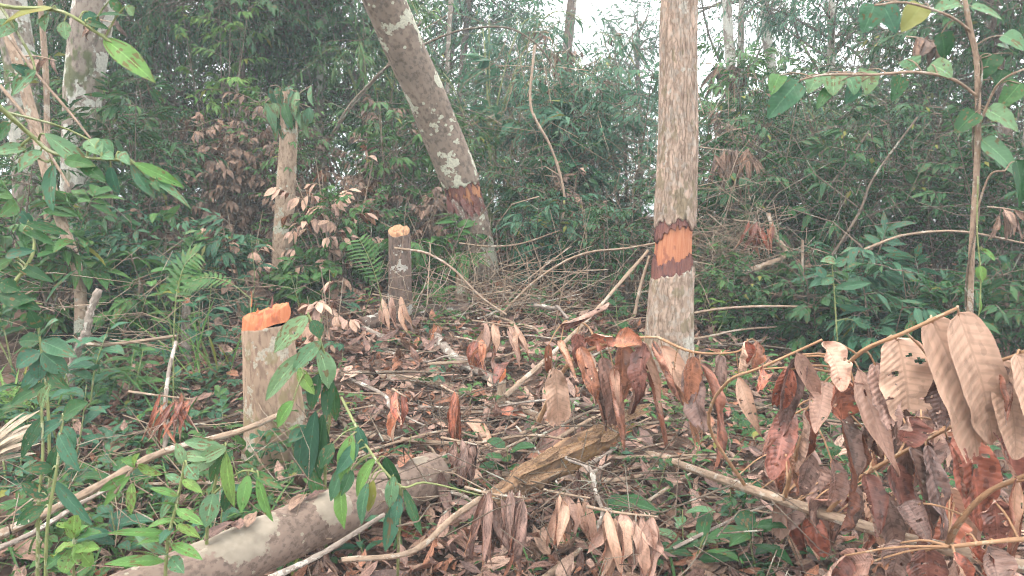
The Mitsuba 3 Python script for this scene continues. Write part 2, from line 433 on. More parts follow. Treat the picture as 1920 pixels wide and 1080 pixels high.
def soil(p, n, uv):
    f = fbm(p.x * 9, p.y * 9, p.z * 9, 4); g = fbm(p.x * 60, p.y * 60, p.z * 60, 3)
    c = mix(C(.06, .042, .033), C(.15, .10, .078), smoothstep(.35, .65, f))
    return c * (.6 + .8 * g)


scene['soil'] = {'type': 'bumpmap', 'arbitrary': proc(lambda p, n, uv: fbm(p.x * 50, p.y * 50, p.z * 50, 4)), 'scale': .02, 'bsdf': {'type': 'diffuse', 'reflectance': proc(soil)}}

# ------------------------------------------------------------------ the ground
g = np.concatenate([-np.geomspace(120, 7, 22), np.linspace(-6.5, 6.5, 150), np.geomspace(7, 120, 22)])
gy = np.concatenate([-np.geomspace(120, 2, 20), np.linspace(-1.5, 12, 170), np.geomspace(12.5, 120, 20)])
gx_, gy_ = np.meshgrid(g, gy, indexing='ij')
gv = np.stack([gx_, gy_, ground_z(gx_, gy_)], -1).reshape(-1, 3)
ii, jj = np.meshgrid(np.arange(len(g) - 1), np.arange(len(gy) - 1), indexing='ij')
n_ = len(gy)
gf = np.stack([ii * n_ + jj, (ii + 1) * n_ + jj, (ii + 1) * n_ + jj + 1, ii * n_ + jj + 1], -1).reshape(-1, 4)
single('ground', mikit.ply((gv, gf), 'soil', smooth=True), 'brown forest floor sloping up under leaf litter', 'ground', kind='structure')


# ------------------------------------------------------------------ trunks
class Path:
    def __init__(self, pts, radii, n=200):
        p = spline(pts, n); self.p = p
        self.s = np.concatenate([[0], np.cumsum(np.linalg.norm(np.diff(p, axis=0), axis=1))])
        self.r = np.interp(np.linspace(0, 1, n), np.linspace(0, 1, len(radii)), radii)
        t = norm(np.gradient(p, axis=0))
        self.a = norm(np.cross(np.cross(t, [1., 0, 0]), t)); self.b = np.cross(t, self.a)
        self.t = t

    def _i(self, q, v): return np.stack([np.interp(v, self.s, q[:, k]) for k in range(3)], -1)

    def surf(self, v, th, off=0.):
        """Angle 0 points along +x, -90 degrees towards the camera."""
        r = np.interp(v, self.s, self.r) + off
        return self._i(self.p, v) + r[..., None] * (np.cos(th)[..., None] * self._i(self.a, v) + np.sin(th)[..., None] * self._i(self.b, v))

    def grid(self, mb, v0, v1, nth=72, dv=.02, disp=None, seal=(0, 0), off=0.):
        """Bark between the heights v0(angle) and v1(angle); seal = how far the lower and upper lips turn inwards."""
        th = np.linspace(-PI, PI, nth + 1)
        lo, hi = (f(th) if callable(f) else np.full(nth + 1, f) for f in (v0, v1))
        rows = max(3, int((hi - lo).max() / dv))
        k = np.linspace(0, 1, rows + 1)
        V = lo[None] + (hi - lo)[None] * k[:, None]
        TH = np.broadcast_to(th, V.shape)
        d = np.full(V.shape, float(off)) if disp is None else off + disp(V, TH)
        d[:, -1] = d[:, 0]
        P = self.surf(V, TH, d)
        U = np.stack([TH * self.r.mean(), V], -1)
        if seal[0]: P = np.concatenate([self.surf(V[:1], TH[:1], d[:1] - seal[0]), P]); U = np.concatenate([U[:1], U])
        if seal[1]: P = np.concatenate([P, self.surf(V[-1:], TH[-1:], d[-1:] - seal[1])]); U = np.concatenate([U, U[-1:]])
        m, s1 = P.shape[0], nth + 1
        i, j = np.meshgrid(np.arange(m - 1), np.arange(nth), indexing='ij')
        q = np.stack([i * s1 + j, i * s1 + j + 1, (i + 1) * s1 + j + 1, (i + 1) * s1 + j], -1).reshape(-1, 4)
        mb.add(P.reshape(-1, 3), np.vstack([q[:, [0, 1, 2]], q[:, [0, 2, 3]]]), U.reshape(-1, 2))


def fissured(amp, sx, sv, seed, low=.0):
    def f(v, th):
        q = np.stack([np.cos(th) * sx, np.sin(th) * sx, v * sv], -1)
        n1 = meshkit.fbm(q, 4, seed)
        lowf = meshkit.fbm(np.stack([np.cos(th) * .9, np.sin(th) * .9, v * 1.6], -1), 2, seed + 3) - .5
        return amp * (np.clip((n1 - .35) / .25, 0, 1) - .5) + low * lowf
    return f


def jag(base, amp, seed, fine=1.0):
    rng = R(seed); ph = rng.rand(7) * 7; am = rng.rand(7)
    fr = np.array([1, 2, 3, 6, 11, 19, 31])
    def f(th):
        v = sum(a * np.sin(k * th + p) / (1 + .25 * k ** .7) for a, k, p in zip(am, fr, ph))
        return base + amp * v + amp * fine * .6 * (meshkit.noise(np.stack([np.cos(th) * 14, np.sin(th) * 14, th * 0 + seed], -1)) - .5)
    return f


def flare(pth, base_r, h):
    pth.r = pth.r + base_r * np.exp(-pth.s / h)
    return pth


# the upright tree with the orange ring
YR = float(onground(1252, 700)[1]); kR = YR / 4.8
b0 = below(1252, YR) - [0, 0, .12]
pth = Path([b0, at(1256, 580, YR), at(1263, 450, YR), at(1270, 300, YR), at(1272, 130, YR), at(1273, 0, YR), at(1274, 0, YR) + [0, .05, 1.6], at(1275, 0, YR) + [.05, .1, 3.4]], [.134 * kR, .132 * kR, .124 * kR, .117 * kR, .112 * kR, .108 * kR, .105 * kR, .10 * kR])
flare(pth, .05, .28)
def height_on(path, p): return float(path.s[np.argmin(np.linalg.norm(path.p - p, axis=1))])
hp = lambda py: height_on(pth, at(1264, py, YR))
t_right = thing('girdled_tree', 'upright tan barked tree with a bright orange ring cut around its trunk', 'tree')
jl, jh = jag(0, .02, 3, 1.8), jag(0, .018, 8, 1.8)
cc = lambda th: np.arctan2(np.sin(th + PI / 2), np.cos(th + PI / 2))
lo = lambda th: hp(513) - .035 * np.clip(-cc(th), 0, 1) + .045 * np.clip(cc(th), 0, 1) + jl(th)
hi = lambda th: hp(409) - .03 * np.abs(cc(th)) + .012 * np.cos(5 * th) + jh(th)
mb = MB(); D1 = fissured(.007, 11, 7, 21, .02)
pth.grid(mb, 0, lo, 128, .012, D1, (0, .012)); pth.grid(mb, hi, pth.s[-1], 128, .012, D1, (.012, 0))
part(t_right, 'trunk', mb.ply('bark_tan'))
mb = MB(); pth.grid(mb, lambda th: lo(th) - .03, lambda th: hi(th) + .03, 96, .01, fissured(.003, 9, 4, 5), off=-.016)
part(t_right, 'exposed_wood', mb.ply('wood_orange'), 'bare orange wood ring where the bark was hacked away')
mb = MB(); rg = fissured(.004, 12, 9, 6)
j1, j2 = jag(0, .024, 31, 2.5), jag(0, .022, 35, 2.5)
lo2 = lambda th: hp(493) + .03 * np.clip(cc(th), 0, 1) + .03 * np.clip(np.sin(6 * th), 0, 1) + j1(th)
hi2 = lambda th: hp(421) - .10 * np.clip(-cc(th), 0, 1) - .035 * np.clip(cc(th), 0, 1) + j2(th)
pth.grid(mb, lambda th: lo(th) - .02, lambda th: np.maximum(lo2(th), lo(th)), 128, .01, rg, (0, .008), off=-.007)
part(t_right, 'torn_inner_bark', mb.ply('inner_bark'), 'dark red torn inner bark edging the ring from below')
mb = MB(); pth.grid(mb, lambda th: np.minimum(hi2(th), hi(th)), lambda th: hi(th) + .02, 128, .01, rg, (.008, 0), off=-.007)
part(t_right, 'torn_inner_bark', mb.ply('inner_bark'), 'dark red torn inner bark edging the ring from above')

# the leaning tree
Yl = 6.4
pl = Path([below(914, Yl) - [0, 0, .15], at(906, 530, Yl), at(897, 470, Yl), at(879, 400, Yl), at(861, 333, Yl - .05), at(824, 240, Yl - .15), at(793, 165, Yl - .3), at(758, 90, Yl - .45), at(720, 0, Yl - .65), at(655, -150, Yl - 1.), at(610, -260, Yl - 1.2)], [.13, .13, .135, .145, .152, .152, .148, .147, .145, .14, .135])
flare(pl, .03, .2)
t_lean = thing('girdled_tree', 'leaning grey tree blotched with pale lichen and hacked open near its base', 'tree')
lo_, hi_ = height_on(pl, at(877, 395, Yl)), height_on(pl, at(862, 340, Yl))
lo, hi = jag(lo_, .025, 13), jag(hi_, .02, 18)
mb = MB(); D1 = fissured(.004, 7, 4, 41, .016)
pl.grid(mb, 0, lo, 96, .02, D1, (0, .014)); pl.grid(mb, hi, pl.s[-1], 96, .02, D1, (.014, 0))
part(t_lean, 'trunk', mb.ply('bark_lean'))
mb = MB(); pl.grid(mb, lambda th: lo(th) - .03, lambda th: hi(th) + .03, 96, .01, fissured(.004, 9, 4, 5), off=-.014)
part(t_lean, 'exposed_wood', mb.ply('wood_aged'))
mb = MB(); lo2, hi2 = jag(lo_ + .12, .06, 51, 5.), jag(hi_ - .06, .05, 55, 5.)
pl.grid(mb, lambda th: lo(th) - .02, lambda th: np.maximum(lo2(th), lo(th)), 128, .01, rg, (0, .008), off=-.008)
part(t_lean, 'torn_inner_bark', mb.ply('inner_bark'), 'dark brown torn bark hanging round the cut from below')
mb = MB(); pl.grid(mb, lambda th: np.minimum(hi2(th), hi(th)), lambda th: hi(th) + .02, 128, .01, rg, (.008, 0), off=-.008)
part(t_lean, 'torn_inner_bark', mb.ply('inner_bark'), 'dark brown torn bark hanging round the cut from above')
rng = R(77)
for k in range(22):
    th = -PI / 2 + rng.uniform(-1.1, 1.1); v0 = lo_ + rng.uniform(.02, .16)
    p0, p1 = pl.surf(np.array([v0]), np.array([th]), .004)[0], pl.surf(np.array([v0 - rng.uniform(.06, .16)]), np.array([th + .1]), .03)[0]
    v, f, uv = blade(p0, p1, rng.uniform(.02, .045), [0, -1, .3], rng, 'strap', 6, 1, .08, .5)
    part(t_lean, 'bark_strip', MB().add(v, f, uv).ply('inner_bark' if k % 3 else 'bark_dark'))


# stumps
def stump(name, label, base, top, r0, r1, bsdf, wsdf, cut, edge, seed, amp=.006):
    t = thing(name, label, 'tree stump')
    p = Path([base - [0, 0, .12], base * .5 + top * .5, top], [r0, (r0 + r1) / 2, r1]); flare(p, r0 * .45, .16)
    mb = MB(); H = p.s[-1]
    e = lambda th: H + edge(th)
    p.grid(mb, 0, e, 96, .012, fissured(amp, 9, 6, seed, .012), (0, .006))
    part(t, 'trunk', mb.ply(bsdf))
    n1, n2 = 26, 72
    rr, th = np.meshgrid(np.linspace(0, 1, n1), np.linspace(-PI, PI, n2 + 1), indexing='ij')
    X, Yy = rr * np.cos(th), rr * np.sin(th)
    eb = edge(th)
    k_ = np.clip((1 - rr) * 12, 0, 1); hh = cut(X, Yy) * k_ + eb * (1 - k_)
    hh = hh + (meshkit.fbm(np.stack([X * 6, Yy * 1.5, X * 0 + seed], -1), 3, seed) - .5) * .03 * np.clip((1 - rr) * 8, 0, 1)
    i0 = len(p.p) - 1
    P = p.p[-1] + (X[..., None] * p.a[-1] + Yy[..., None] * p.b[-1]) * (r1 - .002) + hh[..., None] * p.t[-1]
    i, j = np.meshgrid(np.arange(n1 - 1), np.arange(n2), indexing='ij'); s1 = n2 + 1
    q = np.stack([i * s1 + j, (i + 1) * s1 + j, (i + 1) * s1 + j + 1, i * s1 + j + 1], -1).reshape(-1, 4)
    mb = MB().add(P.reshape(-1, 3), np.vstack([q[:, [0, 1, 2]], q[:, [0, 2, 3]]]), np.stack([X * r1, (Yy * r1 + hh)], -1).reshape(-1, 2))
    part(t, 'cut_face', mb.ply(wsdf))
    return t, p


fs = at(500, 606, 3.7)
fb = below(522, 3.72)
cutL = lambda x, y: np.minimum(.008 + .10 * (y + 1), .056) + .02 * x + .012 * (x > .1) + .003 * np.sin(7 * x + 2 * y)
edgeL = lambda th: -.004 + .058 * np.clip(np.sin(th) + .3, 0, 1) + .004 * np.sin(5 * th) + .02 * np.cos(th)
t_st, p_st = stump('tree_stump', 'thick pale stump with a fresh bright orange cut top beside green saplings', fb, fs, .142, .118, 'bark_stump', 'wood_bright', cutL, edgeL, 4)
for k, (px, py, px2, py2, w) in enumerate([(503, 592, 512, 552, 4), (471, 575, 470, 545, 1.5), (535, 580, 541, 566, 5), (480, 590, 483, 577, 4)]):
    a, b = at(px, py, 3.69 if k != 2 else 3.74), at(px2, py2, 3.70 if k != 2 else 3.75)
    part(t_st, 'splinter', MB().tube([a, (a + b) / 2 + [.004, 0, 0], b], w * 3.7 / FPX, .001, 5, rough=.3, seed=k).ply('inner_bark' if k == 0 else 'wood_bright'))
ms, mbse = at(748, 438, 5.5), below(752, 5.55)
cutM = lambda x, y: .03 + .022 * y + .004 * np.sin(7 * x + 2)
t_ms, p_ms = stump('tree_stump', 'tall slim dark barked stump with a pale sawn top left of the leaning tree', mbse, ms, .082, .077, 'bark_dark', 'wood_pale', cutM, lambda th: .018 + .03 * np.sin(th) + .005 * np.sin(4 * th), 14, .004)
sm = at(862, 515, 5.9)
stump('tree_stump', 'small splintered knee high stump in front of the leaning tree', below(866, 5.9), sm, .036, .03, 'bark_pole', 'wood_pale', lambda x, y: .03 + .05 * x + .02 * np.sin(9 * y), lambda th: .01 * np.sin(3 * th) + .02 * np.cos(th), 24, .003)
sm = at(262, 525, 5.3)
stump('tree_stump', 'thin weathered orange stump half hidden among the left saplings', below(258, 5.3), sm, .036, .03, 'bark_pole', 'wood_pale', lambda x, y: .03 + .04 * x, lambda th: .02 * np.cos(th), 34, .003)
sm = at(350, 565, 4.8)
stump('tree_stump', 'slender cut stem with a round orange top behind the fern', below(347, 4.8), sm, .026, .022, 'twig_grey', 'wood_orange', lambda x, y: .01 + .01 * y, lambda th: .008 * np.sin(th), 44, .002)
sm = at(942, 712, 4.0)
stump('tree_stump', 'short slanted stub with orange cut in the middle of the litter', below(936, 4.0), sm, .022, .018, 'twig_tan', 'wood_bright', lambda x, y: .03 + .03 * x, lambda th: .02 * np.cos(th), 54, .002)


def plain_tree(name, label, pts, radii, bsdf, amp, seed, sx=8, sv=5, cat='tree'):
    t = thing(name, label, cat)
    p = Path(pts, radii); mb = MB(); p.grid(mb, 0, p.s[-1], 56, .025, fissured(amp, sx, sv, seed, .02))
    part(t, 'trunk', mb.ply(bsdf))
    return t, p


def high_crown(t, base, seed, r=1.3, n=130):
    rng = R(seed); c = base + [0, 0, .5]; mb = MB(); O, D = [], []
    for k in range(8):
        a = k * .8 + rng.rand(); e = c + np.array([math.cos(a), math.sin(a), rng.uniform(.3, 1.1)]) * r * rng.uniform(.7, 1.1)
        l = spline([base - [0, 0, .1], (base + e) / 2 + [0, 0, .2], e], 20)
        part(t, 'limb', MB().tube(l, .045, .012, 7, smoothed=False, rough=.05, seed=k).ply('bark_mottled'))
        i = rng.randint(7, 20, n // 8); O.append(l[i]); D.append(rng.normal(size=(n // 8, 3)) + [math.cos(a) * .5, math.sin(a) * .5, .2])
    O, D = np.concatenate(O), np.concatenate(D)
    L, tw = sprays(O, D, rng.uniform(.4, .8, len(O)), 9, .13, .05, rng)
    sticks(mb, tw, .005, .002); part(t, 'twigs', mb.ply('twig_dark'), kind='stuff')
    v, f, uv = join(*mass(**L, lite=True)); part(t, 'crown', mikit.ply((v, f), 'leaf_dark', smooth=True, uv=uv), kind='stuff')


high_crown(t_right, pth.p[-1], 1); high_crown(t_lean, pl.p[-1], 2)
Yp = 6.5
t_pole, p_pole = plain_tree('lopped_tree', 'thin topped tree with drooping green leaves round its cut top', [below(528, Yp) - [0, 0, .1], at(530, 470, Yp), at(537, 340, Yp), at(541, 240, Yp), at(536, 172, Yp)], [.085, .08, .074, .07, .045], 'bark_pole', .006, 61)
rng = R(90)
for k in range(20):
    bx, by = 536 + rng.uniform(-44, 48), 176 + rng.uniform(-25, 45)
    b = at(bx, by, Yp - rng.uniform(-.08, .12)); e = at(bx + rng.uniform(-14, 20), by + rng.uniform(34, 62), Yp - rng.uniform(0, .16))
    v, f, uv = blade(b, e, rng.uniform(.06, .1), [rng.normal() * .4, -1, .4], rng, 'lance', 9, 2, .08, .35, .15)
    part(t_pole, 'leaf', mikit.ply((v, f), ['leaf_blue', 'leaf_dark', 'leaf_pale'][k % 3], smooth=True, uv=uv))
    part(t_pole, 'shoot', MB().tube([at(536, 178 + k * 2, Yp), (at(536, 178 + k * 2, Yp) + b) / 2 + [0, 0, .04], b], .006, .003, 5, 6).ply('twig_tan'))
t_ml, _ = plain_tree('forest_tree', 'grey lichen blotched trunk behind the big leaves at top left', [below(140, 6.2) - [0, 0, .1], at(152, 220, 6.2), at(165, 100, 6.15), at(182, -40, 6.1), at(200, -220, 6.0)], [.12, .13, .14, .14, .13], 'bark_mottled', .008, 62)
plain_tree('forest_tree', 'shaded brown trunk at the left edge behind drooping twigs', [below(60, 6.8) - [0, 0, .1], at(45, 200, 6.8), at(28, 60, 6.8), at(5, -120, 6.8)], [.12, .12, .12, .11], 'bark_mottled', .008, 63)
plain_tree('forest_tree', 'slim straight sapling trunk beside the grey trunk at far left', [below(84, 5.2) - [0, 0, .1], at(88, 260, 5.2), at(84, 120, 5.2), at(72, -40, 5.2)], [.02, .018, .016, .014], 'twig_tan', .001, 64)
plain_tree('forest_tree', 'crooked pale sapling trunk rising through the left undergrowth', [below(150, 4.9) - [0, 0, .1], at(148, 520, 4.9), at(110, 400, 4.9), at(70, 250, 4.9), at(30, 110, 4.9), at(-20, -20, 4.9)], [.04, .036, .032, .03, .028, .025], 'bark_pole', .003, 65)
plain_tree('forest_tree', 'thin dark leaning trunk against the bright sky at top centre', [below(1030, 15) - [0, 0, .2], at(1045, 250, 15), at(1062, 110, 15), at(1078, -60, 15)], [.11, .1, .09, .08], 'bark_dark', .006, 66)
plain_tree('forest_tree', 'pale hazy trunk just right of the upright tree against sky', [below(1360, 13) - [0, 0, .2], at(1370, 160, 13), at(1365, 60, 13), at(1360, -80, 13)], [.09, .08, .075, .07], 'bark_mottled', .005, 67)
plain_tree('forest_tree', 'slim curved trunk in the bright gap right of the pale hazy trunk', [below(1460, 13.5) - [0, 0, .2], at(1450, 170, 13.5), at(1437, 60, 13.5), at(1430, -80, 13.5)], [.09, .08, .08, .07], 'bark_mottled', .005, 68)
plain_tree('forest_tree', 'very thin pale trunk behind the bamboo in the centre', [below(845, 11) - [0, 0, .2], at(838, 190, 11), at(842, 60, 11), at(850, -60, 11)], [.04, .035, .03, .03], 'twig_grey', .002, 69)
plain_tree('forest_tree', 'thin grey trunk at the right edge behind the vine', [below(1895, 5.8) - [0, 0, .1], at(1908, 560, 5.8), at(1905, 430, 5.8), at(1925, 250, 5.8), at(1935, 0, 5.8)], [.03, .028, .026, .024, .02], 'twig_grey', .002, 70)

# ------------------------------------------------------------------ background foliage
TRI = [0]


def foliage(t, L, bsdf, nparts=0, lite=True, nt=3, shape='lance', name='leaf', rest='foliage', eye=True):
    """Adds leaf arrays to a thing: the nparts nearest the camera as parts, the others as one part."""
    M = len(L['B'])
    order = np.argsort(np.linalg.norm(L['B'] - EYE, axis=1) / L['L']) if nparts else np.arange(M)
    pick, others = order[:nparts], order[nparts:]
    if len(pick):
        v, f, uv = mass(**{k: x[pick] for k, x in L.items()}, shape=shape, nt=max(nt, 4))
        f = f[0]
        for i in range(len(pick)):
            part(t, name, mikit.ply((v[i], f), bsdf, smooth=True, uv=uv[i]))
    if len(others):
        v, f, uv = join(*mass(**{k: x[others] for k, x in L.items()}, shape=shape, nt=nt, lite=lite))
        TRI[0] += len(f)
        part(t, rest, mikit.ply((v, f), bsdf, smooth=True, uv=uv), kind='stuff')


def cat_leaves(ls): return {k: np.concatenate([l[k] for l in ls]) for k in ls[0]}


def crown(name, label, px, py, Y, rx, rz, n, leaf=.11, width=.04, bsdf='leaf_dark', seed=0, group=None, per=9, shape='lance', trunk=None, thin=.45, twig='twig_dark', ry=None, hang=.5, nparts=0, cat='tree', blade_n=None):
    """A tree with its trunk, limbs and a clumped crown of leafy twigs."""
    rng = R(seed + 1000)
    c = at(px, py, Y)
    t = thing(name, label, cat, group)
    ry = ry or rx
    foot = below(px + (trunk or 0), Y) - [0, 0, .2]
    r0 = .035 + .018 * rx
    top = c + [0, 0, rz * .4]
    mid = foot * .5 + c * .5 + rng.uniform(-.15, .15, 3) * rx
    mb = MB().tube([foot, mid, c, top], r0 * 1.5, r0 * .4, 9, 14, seed, .06)
    part(t, 'trunk', mb.ply('bark_mottled' if seed % 2 else 'bark_dark'))
    p = rng.normal(size=(n * 5, 3)); p = norm(p) * rng.rand(n * 5, 1) ** .42
    q = c + p * [rx, ry, rz]
    keep = meshkit.fbm(q / (rx * .45) + seed, 3, seed) > thin
    q = q[keep][:n]; p = p[keep][:n]
    K = len(q)
    D = norm(p * [1, 1, .6] + rng.normal(size=(K, 3)) * .45 + [0, 0, .1])
    L, tw = sprays(q, D, rng.uniform(.3, .6, K) * min(1.4, rx) * .8, per, leaf, width, rng, hang)
    mb = MB()
    sticks(mb, tw, .004 + .0006 * Y / 3, .0015)
    nl = max(5, K // 22)
    ends = q[rng.choice(K, nl, replace=K < nl)]
    spine = spline([mid, c, top], 30)
    lim = []
    for e in ends:
        s = spine[rng.randint(4, 26)]
        m = (s + e) / 2 + rng.uniform(-.12, .12, 3) * rx + [0, 0, .08 * rx]
        l = spline([s, m, e], 7); lim.append(l)
        mb.tube([s, m, e], r0 * .42, r0 * .12, 5, 7, rng.randint(1e6), .05)
    lim = np.concatenate(lim)
    for a in range(0, K, 400):
        d = np.linalg.norm(q[a:a + 400, None] - lim[None], axis=2); near = lim[d.argmin(1)]
        m = (near + q[a:a + 400]) / 2 + rng.normal(size=near.shape) * .03
        sticks(mb, np.stack([near, m, q[a:a + 400]], 1), .006, .004)
    part(t, 'limbs', mb.ply(twig), kind='stuff')
    foliage(t, L, bsdf, nparts, shape=shape, rest='crown')
    return t


def shrub(name, label, px, Y, h, r, bsdf='leaf_dark', leaf=.1, width=.035, stems=6, n=70, per=9, seed=0, group=None, shape='lance', twig='twig_dark', hang=.45, nparts=20, lean=.5, low=.12, cat='shrub', lite=True, droop=.6):
    """Several stems from one foot, leafy twigs all along them."""
    rng = R(seed + 2000)
    foot = below(px, Y)
    t = thing(name, label, cat, group)
    mb = MB(); O, D = [], []
    for k in range(stems):
        a = rng.rand() * 2 * PI
        e = foot + [math.cos(a) * r * rng.uniform(.2, 1), math.sin(a) * r * rng.uniform(.2, 1) * .7, h * rng.uniform(.6, 1.05)]
        f0 = foot + [rng.uniform(-.15, .15) * r, rng.uniform(-.15, .15) * r, -.05]
        m = f0 * .5 + e * .5 + rng.uniform(-.2, .2, 3) * [r, r, .1] * lean
        l = spline([f0, m, e], 24)
        mb.tube(l, .006 + .004 * h, .002, 5, smoothed=False, seed=rng.randint(1e6), rough=.06)
        c = max(1, n // stems)
        tt = (low + (1 - low) * rng.rand(c) ** .8) * 23
        i = tt.astype(int).clip(0, 22)
        O.append(l[i]); dd = rng.normal(size=(c, 3)) * [1, 1, .35] + [0, 0, .3]
        D.append(dd)
    O, D = np.concatenate(O), norm(np.concatenate(D))
    tl = rng.uniform(.25, .7, len(O)) * r * .9
    s = O + D * (tl * .4)[:, None]
    L, tw = sprays(s, D, tl * .6, per, leaf, width, rng, hang, droop=droop)
    sticks(mb, np.stack([O, (O + s) / 2 + rng.normal(size=O.shape) * .01, s], 1), .005, .0035)
    sticks(mb, tw, .0035, .0015)
    part(t, 'stems', mb.ply(twig), kind='stuff')
    foliage(t, L, bsdf, nparts, lite=lite, shape=shape)
    return t


def bamboo(label, px, Y, h, spread, n, seed, bsdf='leaf_blue', leaf=.2, width=.026, group=None, per=7, nodes=9, nparts=40):
    rng = R(seed + 3000); foot = below(px, Y); t = thing('bamboo_clump', label, 'bamboo', group)
    O, D = [], []
    tw = MB()
    for k in range(n):
        a = rng.rand() * 2 * PI; s = spread * rng.uniform(.3, 1)
        f0 = foot + [rng.normal() * .12, rng.normal() * .12, -.05]
        hh = h * rng.uniform(.7, 1.1)
        l = spline([f0, f0 + [math.cos(a) * s * .15, math.sin(a) * s * .15, hh * .55], f0 + [math.cos(a) * s * .6, math.sin(a) * s * .6, hh * .92], f0 + [math.cos(a) * s * 1.15, math.sin(a) * s * 1.15, hh * .82]], 34)
        part(t, 'culm', MB().tube(l, .013, .003, 6, smoothed=False).ply('twig_green'))
        i = rng.randint(8, 34, nodes * 2)
        O.append(l[i]); D.append(rng.normal(size=(len(i), 3)) * [1, 1, .4] + [math.cos(a) * .3, math.sin(a) * .3, .05])
    O, D = np.concatenate(O), norm(np.concatenate(D))
    tl = rng.uniform(.25, .6, len(O))
    L, tp = sprays(O, D, tl, per, leaf, width, rng, .75, .6, .5, .2, .3)
    sticks(tw, tp, .003, .001)
    part(t, 'branchlets', tw.ply('twig_green'), kind='stuff')
    foliage(t, L, bsdf, nparts, lite=False, nt=3, shape='bamboo')
    return t


# far trees, left to right
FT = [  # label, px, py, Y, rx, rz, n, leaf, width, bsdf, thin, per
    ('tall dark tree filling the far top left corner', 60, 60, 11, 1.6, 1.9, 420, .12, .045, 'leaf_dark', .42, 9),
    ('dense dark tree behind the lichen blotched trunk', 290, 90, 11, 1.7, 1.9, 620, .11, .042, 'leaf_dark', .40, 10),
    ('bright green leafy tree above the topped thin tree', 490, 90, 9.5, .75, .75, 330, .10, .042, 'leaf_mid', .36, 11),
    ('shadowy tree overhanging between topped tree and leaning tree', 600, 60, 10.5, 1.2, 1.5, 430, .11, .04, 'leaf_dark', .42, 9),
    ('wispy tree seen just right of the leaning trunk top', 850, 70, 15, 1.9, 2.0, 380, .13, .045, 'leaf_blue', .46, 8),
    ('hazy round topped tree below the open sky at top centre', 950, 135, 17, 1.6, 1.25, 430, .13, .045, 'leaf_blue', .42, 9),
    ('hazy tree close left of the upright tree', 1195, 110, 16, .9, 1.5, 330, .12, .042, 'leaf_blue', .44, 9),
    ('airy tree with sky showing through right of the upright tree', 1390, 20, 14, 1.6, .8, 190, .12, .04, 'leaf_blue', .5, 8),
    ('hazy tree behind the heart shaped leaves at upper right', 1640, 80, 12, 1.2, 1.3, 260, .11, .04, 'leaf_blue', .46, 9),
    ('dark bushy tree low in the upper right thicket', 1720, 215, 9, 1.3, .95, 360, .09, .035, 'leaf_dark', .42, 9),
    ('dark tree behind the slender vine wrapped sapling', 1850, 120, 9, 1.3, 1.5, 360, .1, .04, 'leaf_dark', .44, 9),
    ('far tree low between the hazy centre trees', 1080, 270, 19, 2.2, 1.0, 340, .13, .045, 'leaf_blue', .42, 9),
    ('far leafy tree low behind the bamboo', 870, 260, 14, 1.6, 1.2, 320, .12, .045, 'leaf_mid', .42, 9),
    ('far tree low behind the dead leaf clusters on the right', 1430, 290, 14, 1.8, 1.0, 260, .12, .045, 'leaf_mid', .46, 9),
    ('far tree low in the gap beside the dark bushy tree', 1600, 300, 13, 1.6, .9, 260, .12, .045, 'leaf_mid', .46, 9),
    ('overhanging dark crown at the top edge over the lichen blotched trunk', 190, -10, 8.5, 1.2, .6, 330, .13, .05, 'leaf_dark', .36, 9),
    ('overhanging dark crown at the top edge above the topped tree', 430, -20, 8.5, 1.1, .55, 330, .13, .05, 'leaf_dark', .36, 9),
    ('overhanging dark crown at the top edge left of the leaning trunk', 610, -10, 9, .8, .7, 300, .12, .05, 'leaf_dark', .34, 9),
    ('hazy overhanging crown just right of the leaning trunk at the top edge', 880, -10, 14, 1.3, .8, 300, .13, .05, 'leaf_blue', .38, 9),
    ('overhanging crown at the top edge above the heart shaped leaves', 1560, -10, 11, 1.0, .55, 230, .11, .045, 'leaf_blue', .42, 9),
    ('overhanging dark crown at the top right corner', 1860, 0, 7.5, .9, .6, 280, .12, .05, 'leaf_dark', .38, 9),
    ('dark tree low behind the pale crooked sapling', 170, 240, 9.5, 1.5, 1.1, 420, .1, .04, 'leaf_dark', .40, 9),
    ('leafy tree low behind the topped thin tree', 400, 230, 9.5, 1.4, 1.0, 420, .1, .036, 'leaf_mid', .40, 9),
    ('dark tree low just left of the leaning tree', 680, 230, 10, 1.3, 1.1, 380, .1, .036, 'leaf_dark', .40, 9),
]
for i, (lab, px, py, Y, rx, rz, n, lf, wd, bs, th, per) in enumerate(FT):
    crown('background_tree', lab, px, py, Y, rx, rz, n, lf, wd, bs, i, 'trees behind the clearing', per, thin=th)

rng = R(4)
n_f = 16000
Bf = np.stack([rng.uniform(-26, 26, n_f), rng.uniform(17, 26, n_f), 0 * rng.rand(n_f)], -1)
Bf[:, 2] = ground_z(Bf[:, 0], Bf[:, 1]) + (1.5 + 1.9 * meshkit.fbm(np.stack([Bf[:, 0] * .35, Bf[:, 1] * .2, 0 * Bf[:, 0]], -1), 3, 6)) * rng.rand(n_f) ** .7 * 1.5
v, f, uv = join(*mass(Bf, rng.normal(size=(n_f, 3)) - [0, 0, .4], rng.normal(size=(n_f, 3)) + [0, 0, .6], rng.uniform(.18, .34, n_f), rng.uniform(.08, .14, n_f), .6, .3, rng.randint(0, 4000, n_f), lite=True))
single('far_forest', mikit.ply((v, f), 'leaf_blue', smooth=True, uv=uv), 'mass of distant undergrowth behind the trees', 'forest', kind='stuff')

